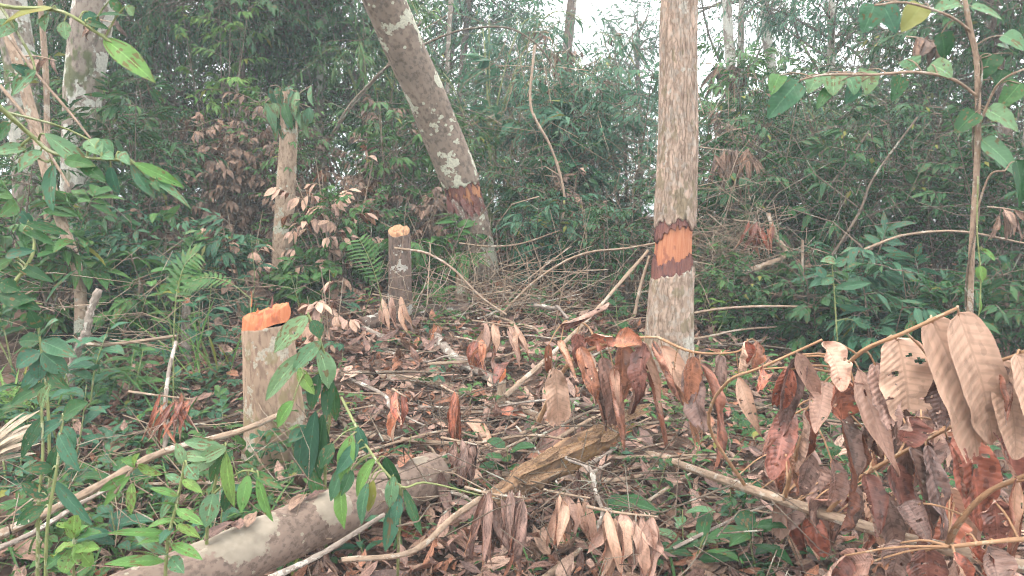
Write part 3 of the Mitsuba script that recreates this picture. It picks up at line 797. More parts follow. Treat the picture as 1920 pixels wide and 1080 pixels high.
# understory shrubs
SH = [  # label, px, Y, h, r, bsdf, leaf, width, stems, n, per, nparts
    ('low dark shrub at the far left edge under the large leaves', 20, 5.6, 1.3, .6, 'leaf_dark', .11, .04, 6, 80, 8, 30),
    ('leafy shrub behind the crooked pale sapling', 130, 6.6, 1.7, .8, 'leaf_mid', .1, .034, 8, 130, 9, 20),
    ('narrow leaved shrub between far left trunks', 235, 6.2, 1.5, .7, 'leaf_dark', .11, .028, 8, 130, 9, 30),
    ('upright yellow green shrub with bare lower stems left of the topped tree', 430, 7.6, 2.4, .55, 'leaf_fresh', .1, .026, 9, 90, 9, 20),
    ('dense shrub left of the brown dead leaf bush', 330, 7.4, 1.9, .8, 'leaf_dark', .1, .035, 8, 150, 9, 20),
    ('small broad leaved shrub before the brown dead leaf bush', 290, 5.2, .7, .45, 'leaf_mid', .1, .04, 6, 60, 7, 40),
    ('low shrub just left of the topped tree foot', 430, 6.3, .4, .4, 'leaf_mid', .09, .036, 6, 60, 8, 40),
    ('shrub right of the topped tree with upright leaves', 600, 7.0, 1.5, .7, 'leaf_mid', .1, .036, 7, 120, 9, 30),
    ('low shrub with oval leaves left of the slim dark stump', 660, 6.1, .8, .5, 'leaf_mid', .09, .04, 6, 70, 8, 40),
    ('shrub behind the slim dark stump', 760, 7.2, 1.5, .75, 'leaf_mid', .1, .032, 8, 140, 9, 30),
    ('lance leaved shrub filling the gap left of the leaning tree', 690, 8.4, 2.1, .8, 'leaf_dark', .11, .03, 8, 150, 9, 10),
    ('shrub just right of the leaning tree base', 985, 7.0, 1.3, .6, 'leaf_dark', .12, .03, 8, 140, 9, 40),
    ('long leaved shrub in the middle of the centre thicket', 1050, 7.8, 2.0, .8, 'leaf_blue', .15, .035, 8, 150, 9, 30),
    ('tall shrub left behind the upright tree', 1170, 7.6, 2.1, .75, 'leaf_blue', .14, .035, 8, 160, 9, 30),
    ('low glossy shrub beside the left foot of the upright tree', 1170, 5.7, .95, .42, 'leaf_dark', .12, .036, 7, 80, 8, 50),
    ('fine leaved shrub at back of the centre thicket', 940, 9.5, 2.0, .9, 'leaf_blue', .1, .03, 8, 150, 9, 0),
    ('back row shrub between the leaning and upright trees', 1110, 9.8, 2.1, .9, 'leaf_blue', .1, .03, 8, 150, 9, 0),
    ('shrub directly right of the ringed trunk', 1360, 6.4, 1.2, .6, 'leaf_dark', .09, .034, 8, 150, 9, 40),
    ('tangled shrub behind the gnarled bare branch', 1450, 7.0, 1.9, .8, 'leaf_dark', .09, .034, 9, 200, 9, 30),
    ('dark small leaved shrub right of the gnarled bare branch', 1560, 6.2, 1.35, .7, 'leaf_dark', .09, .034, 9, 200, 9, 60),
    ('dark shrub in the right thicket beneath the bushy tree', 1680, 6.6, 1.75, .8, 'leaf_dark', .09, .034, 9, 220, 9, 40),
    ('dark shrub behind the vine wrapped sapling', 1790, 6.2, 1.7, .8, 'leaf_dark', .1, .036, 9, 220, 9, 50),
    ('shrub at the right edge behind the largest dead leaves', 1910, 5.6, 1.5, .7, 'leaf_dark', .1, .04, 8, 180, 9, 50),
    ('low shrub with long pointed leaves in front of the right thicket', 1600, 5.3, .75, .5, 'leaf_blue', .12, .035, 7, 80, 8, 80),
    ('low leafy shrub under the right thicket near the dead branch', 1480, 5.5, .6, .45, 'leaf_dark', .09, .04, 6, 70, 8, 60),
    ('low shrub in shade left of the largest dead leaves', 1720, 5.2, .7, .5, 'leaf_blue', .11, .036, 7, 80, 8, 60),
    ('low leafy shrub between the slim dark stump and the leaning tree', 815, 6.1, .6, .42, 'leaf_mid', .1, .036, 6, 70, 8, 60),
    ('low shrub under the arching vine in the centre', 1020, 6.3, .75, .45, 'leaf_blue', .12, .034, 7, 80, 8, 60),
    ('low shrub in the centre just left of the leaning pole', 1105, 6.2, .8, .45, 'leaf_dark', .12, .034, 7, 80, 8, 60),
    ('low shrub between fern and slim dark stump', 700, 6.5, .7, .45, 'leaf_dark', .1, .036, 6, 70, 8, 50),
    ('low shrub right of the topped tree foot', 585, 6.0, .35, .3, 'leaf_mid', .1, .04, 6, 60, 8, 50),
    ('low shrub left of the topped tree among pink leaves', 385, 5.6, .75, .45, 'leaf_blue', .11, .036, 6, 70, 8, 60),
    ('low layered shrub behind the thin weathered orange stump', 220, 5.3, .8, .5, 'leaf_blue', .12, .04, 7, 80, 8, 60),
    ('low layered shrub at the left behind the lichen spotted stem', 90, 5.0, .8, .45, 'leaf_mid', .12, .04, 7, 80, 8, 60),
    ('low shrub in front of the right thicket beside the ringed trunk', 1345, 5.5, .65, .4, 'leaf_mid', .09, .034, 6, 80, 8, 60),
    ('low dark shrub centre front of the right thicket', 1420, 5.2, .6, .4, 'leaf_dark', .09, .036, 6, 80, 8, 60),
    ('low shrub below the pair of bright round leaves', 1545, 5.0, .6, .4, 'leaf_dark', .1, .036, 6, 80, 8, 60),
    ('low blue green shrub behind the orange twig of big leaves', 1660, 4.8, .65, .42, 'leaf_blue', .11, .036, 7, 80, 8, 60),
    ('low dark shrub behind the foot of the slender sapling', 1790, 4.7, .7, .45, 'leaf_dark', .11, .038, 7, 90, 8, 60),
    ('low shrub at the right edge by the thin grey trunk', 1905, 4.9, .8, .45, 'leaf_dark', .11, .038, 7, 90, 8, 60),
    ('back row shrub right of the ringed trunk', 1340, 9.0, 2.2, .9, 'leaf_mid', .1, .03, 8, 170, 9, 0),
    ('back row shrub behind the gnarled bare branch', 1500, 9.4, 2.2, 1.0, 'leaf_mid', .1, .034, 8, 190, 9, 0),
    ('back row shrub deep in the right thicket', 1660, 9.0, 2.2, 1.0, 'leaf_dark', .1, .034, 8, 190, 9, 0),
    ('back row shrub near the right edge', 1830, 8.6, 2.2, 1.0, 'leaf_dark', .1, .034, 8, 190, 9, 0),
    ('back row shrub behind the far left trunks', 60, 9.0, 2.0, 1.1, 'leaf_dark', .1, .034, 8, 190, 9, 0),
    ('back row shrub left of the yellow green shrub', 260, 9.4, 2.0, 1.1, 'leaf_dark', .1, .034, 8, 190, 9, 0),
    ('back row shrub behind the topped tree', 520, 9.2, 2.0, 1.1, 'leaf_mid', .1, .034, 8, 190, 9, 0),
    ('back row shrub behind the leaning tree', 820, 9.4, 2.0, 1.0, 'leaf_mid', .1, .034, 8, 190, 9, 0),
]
for i, (lab, px, Y, h, r, bs, lf, wd, st, n, per, npt) in enumerate(SH):
    k_ = [.75, 1.0, 1.5, 1.15, .85, 1.75, 1.0][i % 7]; n = int(n * 1.35 / max(1., k_) ** 1.2); lf, wd = lf * k_, wd * k_ * [1.2, .95, 1.1][i % 3]
    shrub('shrub', lab, px, Y, h, r, bs, lf, wd, st, n, per, i, 'shrubs of the thicket', nparts=min(150, npt * 2), shape=['lance', 'oval', 'lance', 'lance', 'bamboo'][i % 5])

bamboo('bamboo clump with fans of hanging blades right of the leaning tree', 920, 8.6, 2.6, 1.2, 9, 1)
bamboo('hazy bamboo clump in the middle between both ringed trees', 1090, 9.5, 2.3, 1.2, 9, 2)
bamboo('bamboo clump just left of the leaning trunk', 730, 8.8, 2.9, 1.0, 7, 3, 'leaf_mid')
bamboo('bamboo clump right of the upright tree below the sky gap', 1420, 9.2, 1.9, 1.2, 8, 4)
bamboo('bamboo clump with drooping blades behind the heart shaped leaves', 1560, 8.4, 1.9, 1.2, 7, 5)

# dead leaf bushes and hanging clusters
DB = [
    ('bush of brown dead leaves left of the topped tree', 440, 7.3, 1.45, .6, 'dead_brush', .11, .045, 9, 300, 8, 60),
    ('second brown bush of dead leaves just right behind the topped tree', 570, 7.2, 1.25, .5, 'dead_brush', .1, .045, 7, 160, 8, 40),
    ('brown withered shrub low behind the pink oval leaves', 660, 7.0, .9, .45, 'dead_brush', .1, .04, 7, 120, 8, 40),
    ('bush of pinkish oval dead leaves right of the topped tree', 635, 6.1, 1.05, .42, 'dead_tan', .11, .05, 8, 50, 6, 120),
    ('pink dead leaves on a low shrub left of the topped tree', 440, 5.7, .75, .35, 'dead_tan', .11, .05, 6, 22, 6, 120),
    ('pink dead leaves on a low bush right behind the thick stump', 610, 4.9, .55, .25, 'dead_tan', .10, .045, 6, 18, 6, 100),
    ('brown withered bush in front of the leaning tree left side', 720, 7.2, 1.6, .5, 'dead_brush', .09, .035, 6, 60, 8, 20),
    ('brown withered brush between the slim dark stump and the leaning tree', 815, 6.9, .8, .4, 'dead_brush', .1, .04, 7, 90, 8, 40),
    ('brown withered brush under the arching vine left of the leaning pole', 1060, 7.0, .85, .4, 'dead_brush', .1, .04, 7, 80, 8, 40),
    ('brown withered brush at left behind the fern', 300, 6.4, .9, .45, 'dead_brush', .1, .04, 7, 90, 8, 40),
    ('withered brown brush low at the back of right clearing edge', 1540, 5.4, .5, .5, 'dead_brush', .08, .03, 6, 90, 8, 60),
    ('withered brown brush in the centre thicket', 1040, 8.2, 2.3, .6, 'dead_brush', .1, .03, 7, 80, 8, 0),
    ('withered brush at right of the ringed trunk', 1400, 7.2, 1.7, .5, 'dead_brush', .12, .026, 6, 60, 8, 30),
]
for i, (lab, px, Y, h, r, bs, lf, wd, st, n, per, npt) in enumerate(DB):
    shrub('withered_shrub', lab, px, Y, h, r, bs, lf, wd, st, n, per, 60 + i, 'withered shrubs', nparts=npt, hang=.9, twig='twig_tan', cat='dead shrub')


def tangle(label, px, py, Y, sx, sz, n, bsdf, seed, r=.004, ln=.6, cat='brush', flat=.5):
    rng = R(seed + 5000); c = at(px, py, Y); t = thing('dry_twigs', label, cat, kind='stuff')
    o = c + rng.normal(size=(n, 3)) * [sx, sx * .6, sz]
    o[:, 2] = np.maximum(o[:, 2], ground_z(o[:, 0], o[:, 1]) + .02)
    d = norm(rng.normal(size=(n, 3)) * [1, .7, flat]) * rng.uniform(.3, 1, (n, 1)) * ln
    P = np.stack([o - d, o - d * .3 + rng.normal(size=(n, 3)) * ln * .15, o + d * .4 + rng.normal(size=(n, 3)) * ln * .15, o + d], 1)
    P[..., 2] = np.maximum(P[..., 2], ground_z(P[..., 0], P[..., 1]) + .01)
    mb = MB(); sticks(mb, P, r * rng.uniform(.5, 1.4, n), r * .4)
    scene[t] = mb.ply(bsdf)


tangle('tangle of dry twigs at the foot of the leaning tree', 970, 545, 5.7, .5, .14, 260, 'twig_tan', 1, .004, .5, flat=1.0)
tangle('grassy mat of dry stalks right of the ringed trunk', 1350, 500, 5.6, .22, .25, 330, 'twig_tan', 2, .003, .4)
tangle('brown twig tangle high in the centre thicket', 1030, 240, 8, .4, .45, 150, 'twig_tan', 3, .005, .5, flat=1)
tangle('bare dark twigs woven through the right thicket', 1620, 420, 6.0, .8, .35, 160, 'twig_dark', 4, .005, .6, flat=.8)
tangle('dry stalks across the left undergrowth', 250, 620, 4.6, .5, .2, 120, 'twig_tan', 5, .003, .4)
tangle('loose sticks strewn over the middle litter', 860, 760, 4.0, .8, .04, 170, 'twig_dark', 6, .004, .35, flat=.12)
tangle('thin vines and twigs over the lower right litter', 1300, 950, 2.6, .5, .06, 75, 'twig_dark', 7, .003, .3, flat=.3)
tangle('thin stalks strewn over the lower left litter', 300, 900, 2.9, .5, .08, 70, 'twig_tan', 8, .003, .3, flat=.4)
tangle('tangle of brown vines and twigs right behind the ringed trunk', 1450, 380, 7.2, .6, .4, 170, 'twig_tan', 9, .0045, .6, flat=.9)
tangle('tangle of thin twigs between the leaning and upright trees', 1130, 380, 7.4, .6, .4, 170, 'twig_tan', 10, .0045, .6, flat=.9)
tangle('tangle of thin twigs behind the slim dark stump', 760, 380, 7.4, .5, .3, 120, 'twig_tan', 11, .004, .5, flat=.9)
print('background tris', TRI[0], 'entries', len(scene))
# ------------------------------------------------------------------ leaf litter
def litter_arrays(n, rng, xr, yr, Lr, asp=(.28, .48), lift=.05):
    x = rng.uniform(*xr, n); y = rng.uniform(*yr, n) ; keep = meshkit.fbm(np.stack([x * 1.3, y * 1.3, x * 0], -1), 2, 3) > .3 * rng.rand(n) + .18
    x, y = x[keep], y[keep]; n = len(x)
    B = np.stack([x, y, ground_z(x, y) + .004 + lift * rng.rand(n) ** 2.2], -1)
    a = rng.rand(n) * 2 * PI
    D = np.stack([np.cos(a), np.sin(a), rng.normal(0, .22, n)], -1)
    N = rng.normal(size=(n, 3)) * [.45, .45, .1] + [0, 0, 1]
    N[rng.rand(n) < .4] *= -1
    L = rng.uniform(*Lr, n) * rng.uniform(.6, 1.1, n)
    return dict(B=B, D=D, N=N, L=L, W=L * rng.uniform(*asp, n), droop=rng.normal(0, .9, n), fold=rng.normal(.1, .45, n), ids=rng.randint(0, 4000, n))


rng = R(11)
LA = cat_leaves([litter_arrays(9000, rng, (-2.6, 2.6), (2.2, 6.4), (.06, .14)), litter_arrays(2600, rng, (-2.2, 2.2), (2.1, 5.5), (.1, .2), (.25, .4), .09), litter_arrays(2500, rng, (-5, 5), (5.6, 9), (.08, .16)), litter_arrays(2500, rng, (-1.7, 1.7), (1.9, 3.4), (.05, .12), (.25, .4), .07), litter_arrays(420, rng, (-.3, 1.9), (2.0, 3.3), (.12, .22), (.22, .36), .2), litter_arrays(7000, rng, (-2.4, 2.4), (2.0, 5.5), (.02, .055), (.3, .6), .03)])
o = np.argsort(-LA['L'] / np.linalg.norm(LA['B'] - EYE, axis=1) + 9 * ((np.abs(LA['B'][:, 0]) > .62 * LA['B'][:, 1] + .1) | (LA['B'][:, 1] < 2.35)))
v, f, uv = mass(**{k: x[o[:300]] for k, x in LA.items()}, shape='oval', nt=6)
for i in range(300):
    single('fallen_leaf', mikit.ply((v[i], f[0]), 'dead_litter', smooth=True, uv=uv[i]), 'curled brown dead leaf lying loose on the leaf litter', 'leaf', 'fallen leaves on the litter')
v, f, uv = join(*mass(**{k: x[o[300:]] for k, x in LA.items()}, shape='oval', nt=3))
single('leaf_litter', mikit.ply((v, f), 'dead_litter', smooth=True, uv=uv), 'carpet of small brown dead leaves covering the forest floor', 'leaf litter', kind='stuff')


# ------------------------------------------------------------------ branches, sticks and vines
def poly(pts, Y0, Y1=None):
    Y1 = Y0 if Y1 is None else Y1
    n = len(pts)
    return [at(x, y, Y0 + (Y1 - Y0) * i / (n - 1)) for i, (x, y) in enumerate(pts)]


def lying(pts, lift):
    return [onground(x, y) + [0, 0, lift] for x, y in pts]


def stick(name, label, pts, r0, r1, bsdf, cat, seed=0, group=None, side=(), rough=.12, sides=9, knots=True):
    t = thing(name, label, cat, group)
    part(t, 'stem', MB().tube(pts, r0, r1, sides, max(20, 8 * len(pts)), seed, rough).ply(bsdf))
    for k, (q, ra, rb) in enumerate(side):
        part(t, 'side_twig', MB().tube(q, ra, rb, 7, None, seed + k + 1, rough).ply(bsdf))
    return t


stick('fallen_branch', 'long smooth tan branch lying across the litter in the middle', lying([(640, 712), (780, 722), (880, 745), (960, 772), (1025, 797)], .03), .024, .02, 'twig_tan', 'branch', 1)
stick('fallen_branch', 'thick grey white branch with peeling bark lying behind the middle litter', lying([(818, 640), (850, 680), (895, 706), (930, 728)], .035), .034, .026, 'twig_grey', 'branch', 2, rough=.2)
stick('fallen_branch', 'pale bent stick lying below the slim dark stump', lying([(672, 615), (700, 632), (745, 648), (820, 660)], .03), .018, .02, 'twig_grey', 'branch', 3)
stick('fallen_branch', 'dark rotting log lying at the foot of the slim dark stump', lying([(680, 622), (730, 608), (800, 596), (880, 592)], .05), .05, .04, 'bark_dark', 'log', 4, rough=.2)
stick('fallen_branch', 'straight tan pole leaning up against the left side of the upright tree', [at(948, 742, 3.7), at(1030, 668, 3.95), at(1110, 590, 4.3), at(1215, 470, 4.66)], .013, .009, 'twig_tan', 'branch', 5)
stick('fallen_branch', 'thin tan stick beside the pole leaning against the upright tree', [at(1190, 590, 4.6), at(1200, 540, 4.65), at(1218, 480, 4.72)], .010, .008, 'twig_tan', 'branch', 6)
stick('fallen_branch', 'long pale stick slanting up across the lower left corner', [at(-20, 1012, 2.55), at(150, 930, 2.75), at(300, 850, 2.95), at(450, 808, 3.1), at(545, 768, 3.2)], .017, .011, 'twig_tan', 'branch', 7)
stick('fallen_branch', 'thin grey stick running beneath the long pale stick at lower left', [at(-20, 1035, 2.5), at(60, 1000, 2.55), at(150, 945, 2.65), at(235, 900, 2.75)], .011, .007, 'twig_grey', 'branch', 8)
stick('fallen_branch', 'light barked crooked branch at bottom centre before the hanging tan leaves', [at(640, 1050, 2.45), at(770, 1035, 2.55), at(850, 970, 2.75), at(925, 920, 2.95), at(1010, 868, 3.15), at(1050, 845, 3.2)], .010, .013, 'twig_tan', 'branch', 9)
stick('fallen_branch', 'straight grey stick at the bottom edge under the mottled log', [at(505, 1085, 2.3), at(600, 1040, 2.45), at(720, 965, 2.65)], .011, .008, 'twig_grey', 'branch', 10)
stick('fallen_branch', 'forked knobbly grey twig standing out in front of the rotten wood', [at(1060, 858, 2.9), at(1105, 880, 2.85), at(1117, 925, 2.8), at(1130, 960, 2.75), at(1122, 985, 2.72), at(1110, 1006, 2.7)], .010, .008, 'twig_grey', 'branch', 11, side=[([at(1110, 886, 2.84), at(1125, 878, 2.86), at(1145, 868, 2.88)], .008, .004), ([at(1128, 954, 2.76), at(1140, 955, 2.74), at(1146, 960, 2.73)], .007, .004)], rough=.3)
stick('fallen_branch', 'dark short crooked branch left of the large hanging dead leaves in the centre', lying([(1040, 790), (1070, 775), (1110, 780), (1130, 765)], .05), .02, .016, 'bark_dark', 'branch', 12, rough=.3)
stick('fallen_branch', 'gnarled bare branch bent like a hook in the right thicket', [at(1388, 520, 5.4), at(1425, 500, 5.4), at(1465, 486, 5.42), at(1474, 470, 5.44), at(1456, 446, 5.5), at(1440, 400, 5.6)], .026, .016, 'twig_tan', 'branch', 13, rough=.3)
stick('fallen_branch', 'grey lichen spotted dead stem leaning at the left', [below(118, 4.1) - [0, 0, .03], at(140, 672, 4.1), at(162, 625, 4.1), at(168, 590, 4.1), at(186, 542, 4.12)], .024, .019, 'twig_grey', 'branch', 14, rough=.25)
stick('fallen_branch', 'white crooked stick lying low in the left litter', [at(308, 845, 3.2), at(313, 800, 3.25), at(309, 770, 3.3), at(316, 700, 3.4), at(330, 640, 3.5)], .011, .008, 'twig_grey', 'branch', 15)
stick('fallen_branch', 'thin pale stick crossing the left litter beside the thick stump', [at(160, 645, 4.0), at(215, 645, 4.0), at(330, 630, 4.2)], .012, .008, 'twig_tan', 'branch', 16)
stick('fallen_branch', 'knotty grey branch in the litter left of the upright tree', [at(1000, 572, 5.0), at(1040, 578, 5.0), at(1045, 575, 5.0), at(1065, 598, 4.9)], .014, .009, 'twig_grey', 'branch', 17, rough=.3)
rng = R(515)
for k in range(46):
    p = onground(rng.uniform(640, 1260) if k % 3 else rng.uniform(150, 1500), rng.uniform(590, 900) if k % 3 else rng.uniform(640, 1040)) + [0, 0, .03 + .06 * rng.rand()]
    a = rng.normal(0, .6); l = rng.uniform(.25, .7); d = np.array([math.cos(a), math.sin(a), rng.uniform(-.05, .2)]) * l
    q = np.array([p - d, p + rng.normal(size=3) * .03, p + d * .5 + rng.normal(size=3) * .02, p + d]); q[:, 2] = np.maximum(q[:, 2], ground_z(q[:, 0], q[:, 1]) + .015)
    t = thing('fallen_stick', 'thin dry stick lying loose in the leaf litter', 'stick', 'loose sticks on the litter')
    part(t, 'stem', MB().tube(q, rng.uniform(.006, .014), .004, 7, 18, k, .2).ply(['twig_tan', 'twig_grey', 'twig_tan', 'twig_dark'][k % 4]))
    if k % 2: part(t, 'side_twig', MB().tube([q[1], q[1] + [d[1] * .4, -d[0] * .3, .04], q[1] + [d[1] * .7 + d[0] * .2, -d[0] * .5, .09]], .005, .002, 5, 10, k).ply('twig_tan'))
V = [
    ('vine arching high across the centre from behind the leaning tree', [(560, 380), (640, 222), (690, 160), (740, 115), (820, 72), (880, 54), (950, 52), (1000, 78), (1035, 120), (1052, 160)], 7.2, 7.2, .014, .007, 'twig_dark'),
    ('vine hanging down from the arching vine in the centre', [(1003, 85), (998, 130), (994, 180), (1000, 215), (1030, 270), (1048, 320), (1058, 370), (1052, 430), (1030, 480), (1000, 540)], 7.0, 6.0, .014, .009, 'twig_tan'),
    ('thin vine sweeping from the pole up to the ringed trunk', [(940, 590), (1000, 530), (1060, 490), (1110, 472), (1170, 466), (1235, 455)], 5.3, 5.0, .011, .007, 'twig_tan'),
    ('thin straight vine slanting left across the slim dark stump', [(740, 465), (800, 475), (850, 505), (900, 555), (950, 590)], 5.2, 4.9, .010, .006, 'twig_tan'),
    ('level thin vine across the leaning tree base', [(860, 456), (920, 462), (980, 456), (1050, 432)], 6.0, 6.0, .009, .006, 'twig_tan'),
    ('level thin vine right of the upright tree', [(1295, 588), (1360, 578), (1450, 574), (1560, 578), (1690, 586)], 4.9, 4.9, .010, .006, 'twig_tan'),
    ('thin curved vine stretched across the right thicket', [(1580, 485), (1640, 460), (1700, 440), (1800, 434), (1920, 456)], 5.0, 4.9, .011, .008, 'twig_tan'),
    ('bare slanting stem in the right thicket', [(1330, 575), (1430, 505), (1570, 330), (1640, 230)], 6.0, 6.3, .013, .007, 'twig_dark'),
    ('upright bare stem right of the hooked branch', [(1506, 600), (1504, 520), (1505, 450)], 5.3, 5.3, .012, .009, 'twig_tan'),
    ('dark slanting stem behind the right vine', [(1560, 480), (1610, 400), (1640, 330), (1720, 220)], 5.6, 5.8, .011, .007, 'twig_dark'),
    ('thin drooping stem at far left over the pale sapling', [(0, 160), (60, 235), (100, 300), (130, 350)], 3.4, 3.4, .008, .005, 'twig_tan'),
    ('bare thin stem slanting through the top left leaves', [(10, 60), (70, 140), (130, 210), (170, 260)], 3.6, 3.6, .008, .005, 'twig_tan'),
    ('hanging liana left of the leaning tree', [(790, 40), (720, 130), (650, 215), (600, 300)], 8, 8, .012, .01, 'twig_dark'),
]
for i, (lab, pts, Ya, Yb, r0, r1, bs) in enumerate(V):
    stick('vine', lab, poly(pts, Ya, Yb), r0, r1, bs, 'vine', 30 + i, rough=.15, sides=6)

# the fallen log with pale blotches
la, lb = at(345, 1085, 2.35), at(812, 838, 3.35)
la[2], lb[2] = max(la[2], .11), float(ground_z(lb[0], lb[1])) + .1
t = thing('fallen_log', 'grey fallen log with cream lichen blotches lying in the foreground', 'log')
ax = norm(lb - la)
PL = [la - ax * .5, la, la * .5 + lb * .5 + [0, 0, .01], lb]


def log_grid(pts, rad, bsdf, seed, lump=1.):
    """A horizontal trunk: like the tube, with lumps in its bark."""
    p = spline(pts, 160); k, s = len(p), 48
    tt = norm(np.gradient(p, axis=0)); a = norm(np.cross(tt, [0, 0, 1.])); b = np.cross(a, tt)
    ang = np.linspace(-PI, PI, s + 1); Ls = np.concatenate([[0], np.cumsum(np.linalg.norm(np.diff(p, axis=0), axis=1))])
    r = np.interp(np.linspace(0, 1, k), np.linspace(0, 1, len(rad)), rad)[:, None]
    q = np.stack(np.broadcast_arrays(np.cos(ang)[None] * 1.4, np.sin(ang)[None] * 1.4, Ls[:, None] * 5), -1)
    r = r * (.95 + .14 * lump * (meshkit.fbm(q, 3, seed) - .5)) + .005 * lump * (meshkit.fbm(q * 6, 3, seed + 1) - .5)
    r[:, -1] = r[:, 0]
    v = p[:, None] + r[..., None] * (np.cos(ang)[None, :, None] * a[:, None] + np.sin(ang)[None, :, None] * b[:, None])
    uv = np.stack(np.broadcast_arrays((ang * rad[0])[None], Ls[:, None]), -1)
    i, j = np.meshgrid(np.arange(k - 1), np.arange(s), indexing='ij'); s1 = s + 1
    Q = np.stack([i * s1 + j, (i + 1) * s1 + j, (i + 1) * s1 + j + 1, i * s1 + j + 1], -1).reshape(-1, 4)
    return MB().add(v.reshape(-1, 3), np.vstack([Q[:, [0, 1, 2]], Q[:, [0, 2, 3]]]), uv.reshape(-1, 2)), v[-1], p[-1], tt[-1]


tl = norm(lb - la); al = norm(np.cross(tl, [0, 0, 1.])); bl = np.cross(al, tl)


def on_log(px, py, ru, rv):
    k = min(np.linspace(0, 1, 200), key=lambda u: abs((la + (lb - la) * u)[0] - at(px, py, (la + (lb - la) * u)[1])[0]) + abs((la + (lb - la) * u)[2] + .05 - at(px, py, (la + (lb - la) * u)[1] - .05)[2]))
    q = la + (lb - la) * k; d = at(px, py, q[1]) - q
    return (math.atan2(d @ bl, d @ al) * .098, .5 + k * float(np.linalg.norm(lb - la)), ru, rv)


bark('bark_log', (.25, .185, .15), (.15, .108, .088), (.34, .295, .235), -.25, 1.3, .8, .004, dots=.05, lscale=1.6, patches=[on_log(436, 1043, .115, .16), on_log(608, 975, .085, .08), on_log(640, 965, .05, .05), on_log(505, 985, .016, .02), on_log(725, 880, .03, .04), on_log(780, 850, .06, .05)])
mb, ring, cen, tdir = log_grid(PL, [.098, .098, .1, .105], 'bark_log', 5)
part(t, 'trunk', mb.ply('bark_log'))
rr = np.linspace(0, 1, 12)
ev = (cen[None, None] + (ring[None] - cen) * rr[:, None, None]) + tdir * ((meshkit.fbm(np.stack(np.broadcast_arrays(rr[:, None] * 6, np.linspace(0, 9, ring.shape[0])[None], 0 * rr[:, None]), -1), 3, 3) - .5) * .02 * (1 - rr[:, None]))[..., None]
i, j = np.meshgrid(np.arange(11), np.arange(ring.shape[0] - 1), indexing='ij'); s1 = ring.shape[0]
Q = np.stack([i * s1 + j, (i + 1) * s1 + j, (i + 1) * s1 + j + 1, i * s1 + j + 1], -1).reshape(-1, 4)
part(t, 'cut_end', MB().add(ev.reshape(-1, 3), np.vstack([Q[:, [0, 1, 2]], Q[:, [0, 2, 3]]]), (ev[..., :2] * .5).reshape(-1, 2)).ply('wood_grey'))

rng = R(71)
for k in range(7):
    u = rng.uniform(.05, .95); p = la + (lb - la) * u + [0, 0, .104]; a = rng.rand() * 2 * PI; l = rng.uniform(.07, .13)
    d = np.array([math.cos(a), math.sin(a), 0.]) * .6 + ax * .6
    v, f, uv = blade(p - d * l / 2 + [0, -.01, .006], p + d * l / 2 + [0, -.01, .012], l * .4, [0, -.3, 1], rng, 'oval', 12, 3, .06, .7, twist=.4, wav=.3)
    single('fallen_leaf', mikit.ply((v, f), 'dead_litter', smooth=True, uv=uv), 'small dead leaf lying on top of the grey fallen log', 'leaf', 'dead leaves on the grey log')

# the splintered rotten wood
t = thing('rotten_log', 'yellow brown splintered rotten log right of the grey fallen log', 'log')
ra, rb = at(960, 920, 2.95), at(1150, 812, 3.25)
mb, ring, cen, tdir = log_grid([ra - norm(rb - ra) * .12, ra, (ra + rb) / 2 + [0, 0, .02], rb], [.025, .05, .066, .045], 'rotten', 8, 5.)
part(t, 'trunk', mb.ply('rotten'))
rng = R(5)
for k in range(16):
    th = rng.rand() * 2 * PI; c0 = cen + (ring[rng.randint(len(ring))] - cen) * rng.uniform(.2, .95) - tdir * .06
    v, f, uv = blade(c0, c0 + tdir * rng.uniform(.08, .15) + rng.normal(size=3) * .012, rng.uniform(.018, .04), [0, -1, .6], rng, 'bamboo', 5, 1, .03, .6)
    part(t, 'splinter', MB().add(v, f, uv).ply('wood_bright' if k % 3 == 0 else 'rotten'))
v, f, uv = blade(at(955, 892, 2.9), at(1125, 822, 3.12), .05, [0, -.6, .8], rng, 'strap', 14, 2, .02, .5, wav=.3)
part(t, 'splinter', MB().add(v, f, uv).ply('rotten'), 'long pale strip of split wood')
for k in range(14):
    u = rng.rand(); c0 = ra + (rb - ra) * u + rng.normal(size=3) * .03 + [0, -.04, .05]
    v, f, uv = blade(c0, c0 + tdir * rng.uniform(.08, .25) + rng.normal(size=3) * .015, rng.uniform(.015, .04), [0, -.7, .7], rng, 'strap', 7, 1, .05, .7, wav=.5)
    part(t, 'splinter', MB().add(v, f, uv).ply('rotten'))


# ------------------------------------------------------------------ leaves laid out one by one
GREEN = dict(shape='lance', nt=24, ns=5, holes=2, curl=.3, fold=.12, bow=.06, wav=.12)


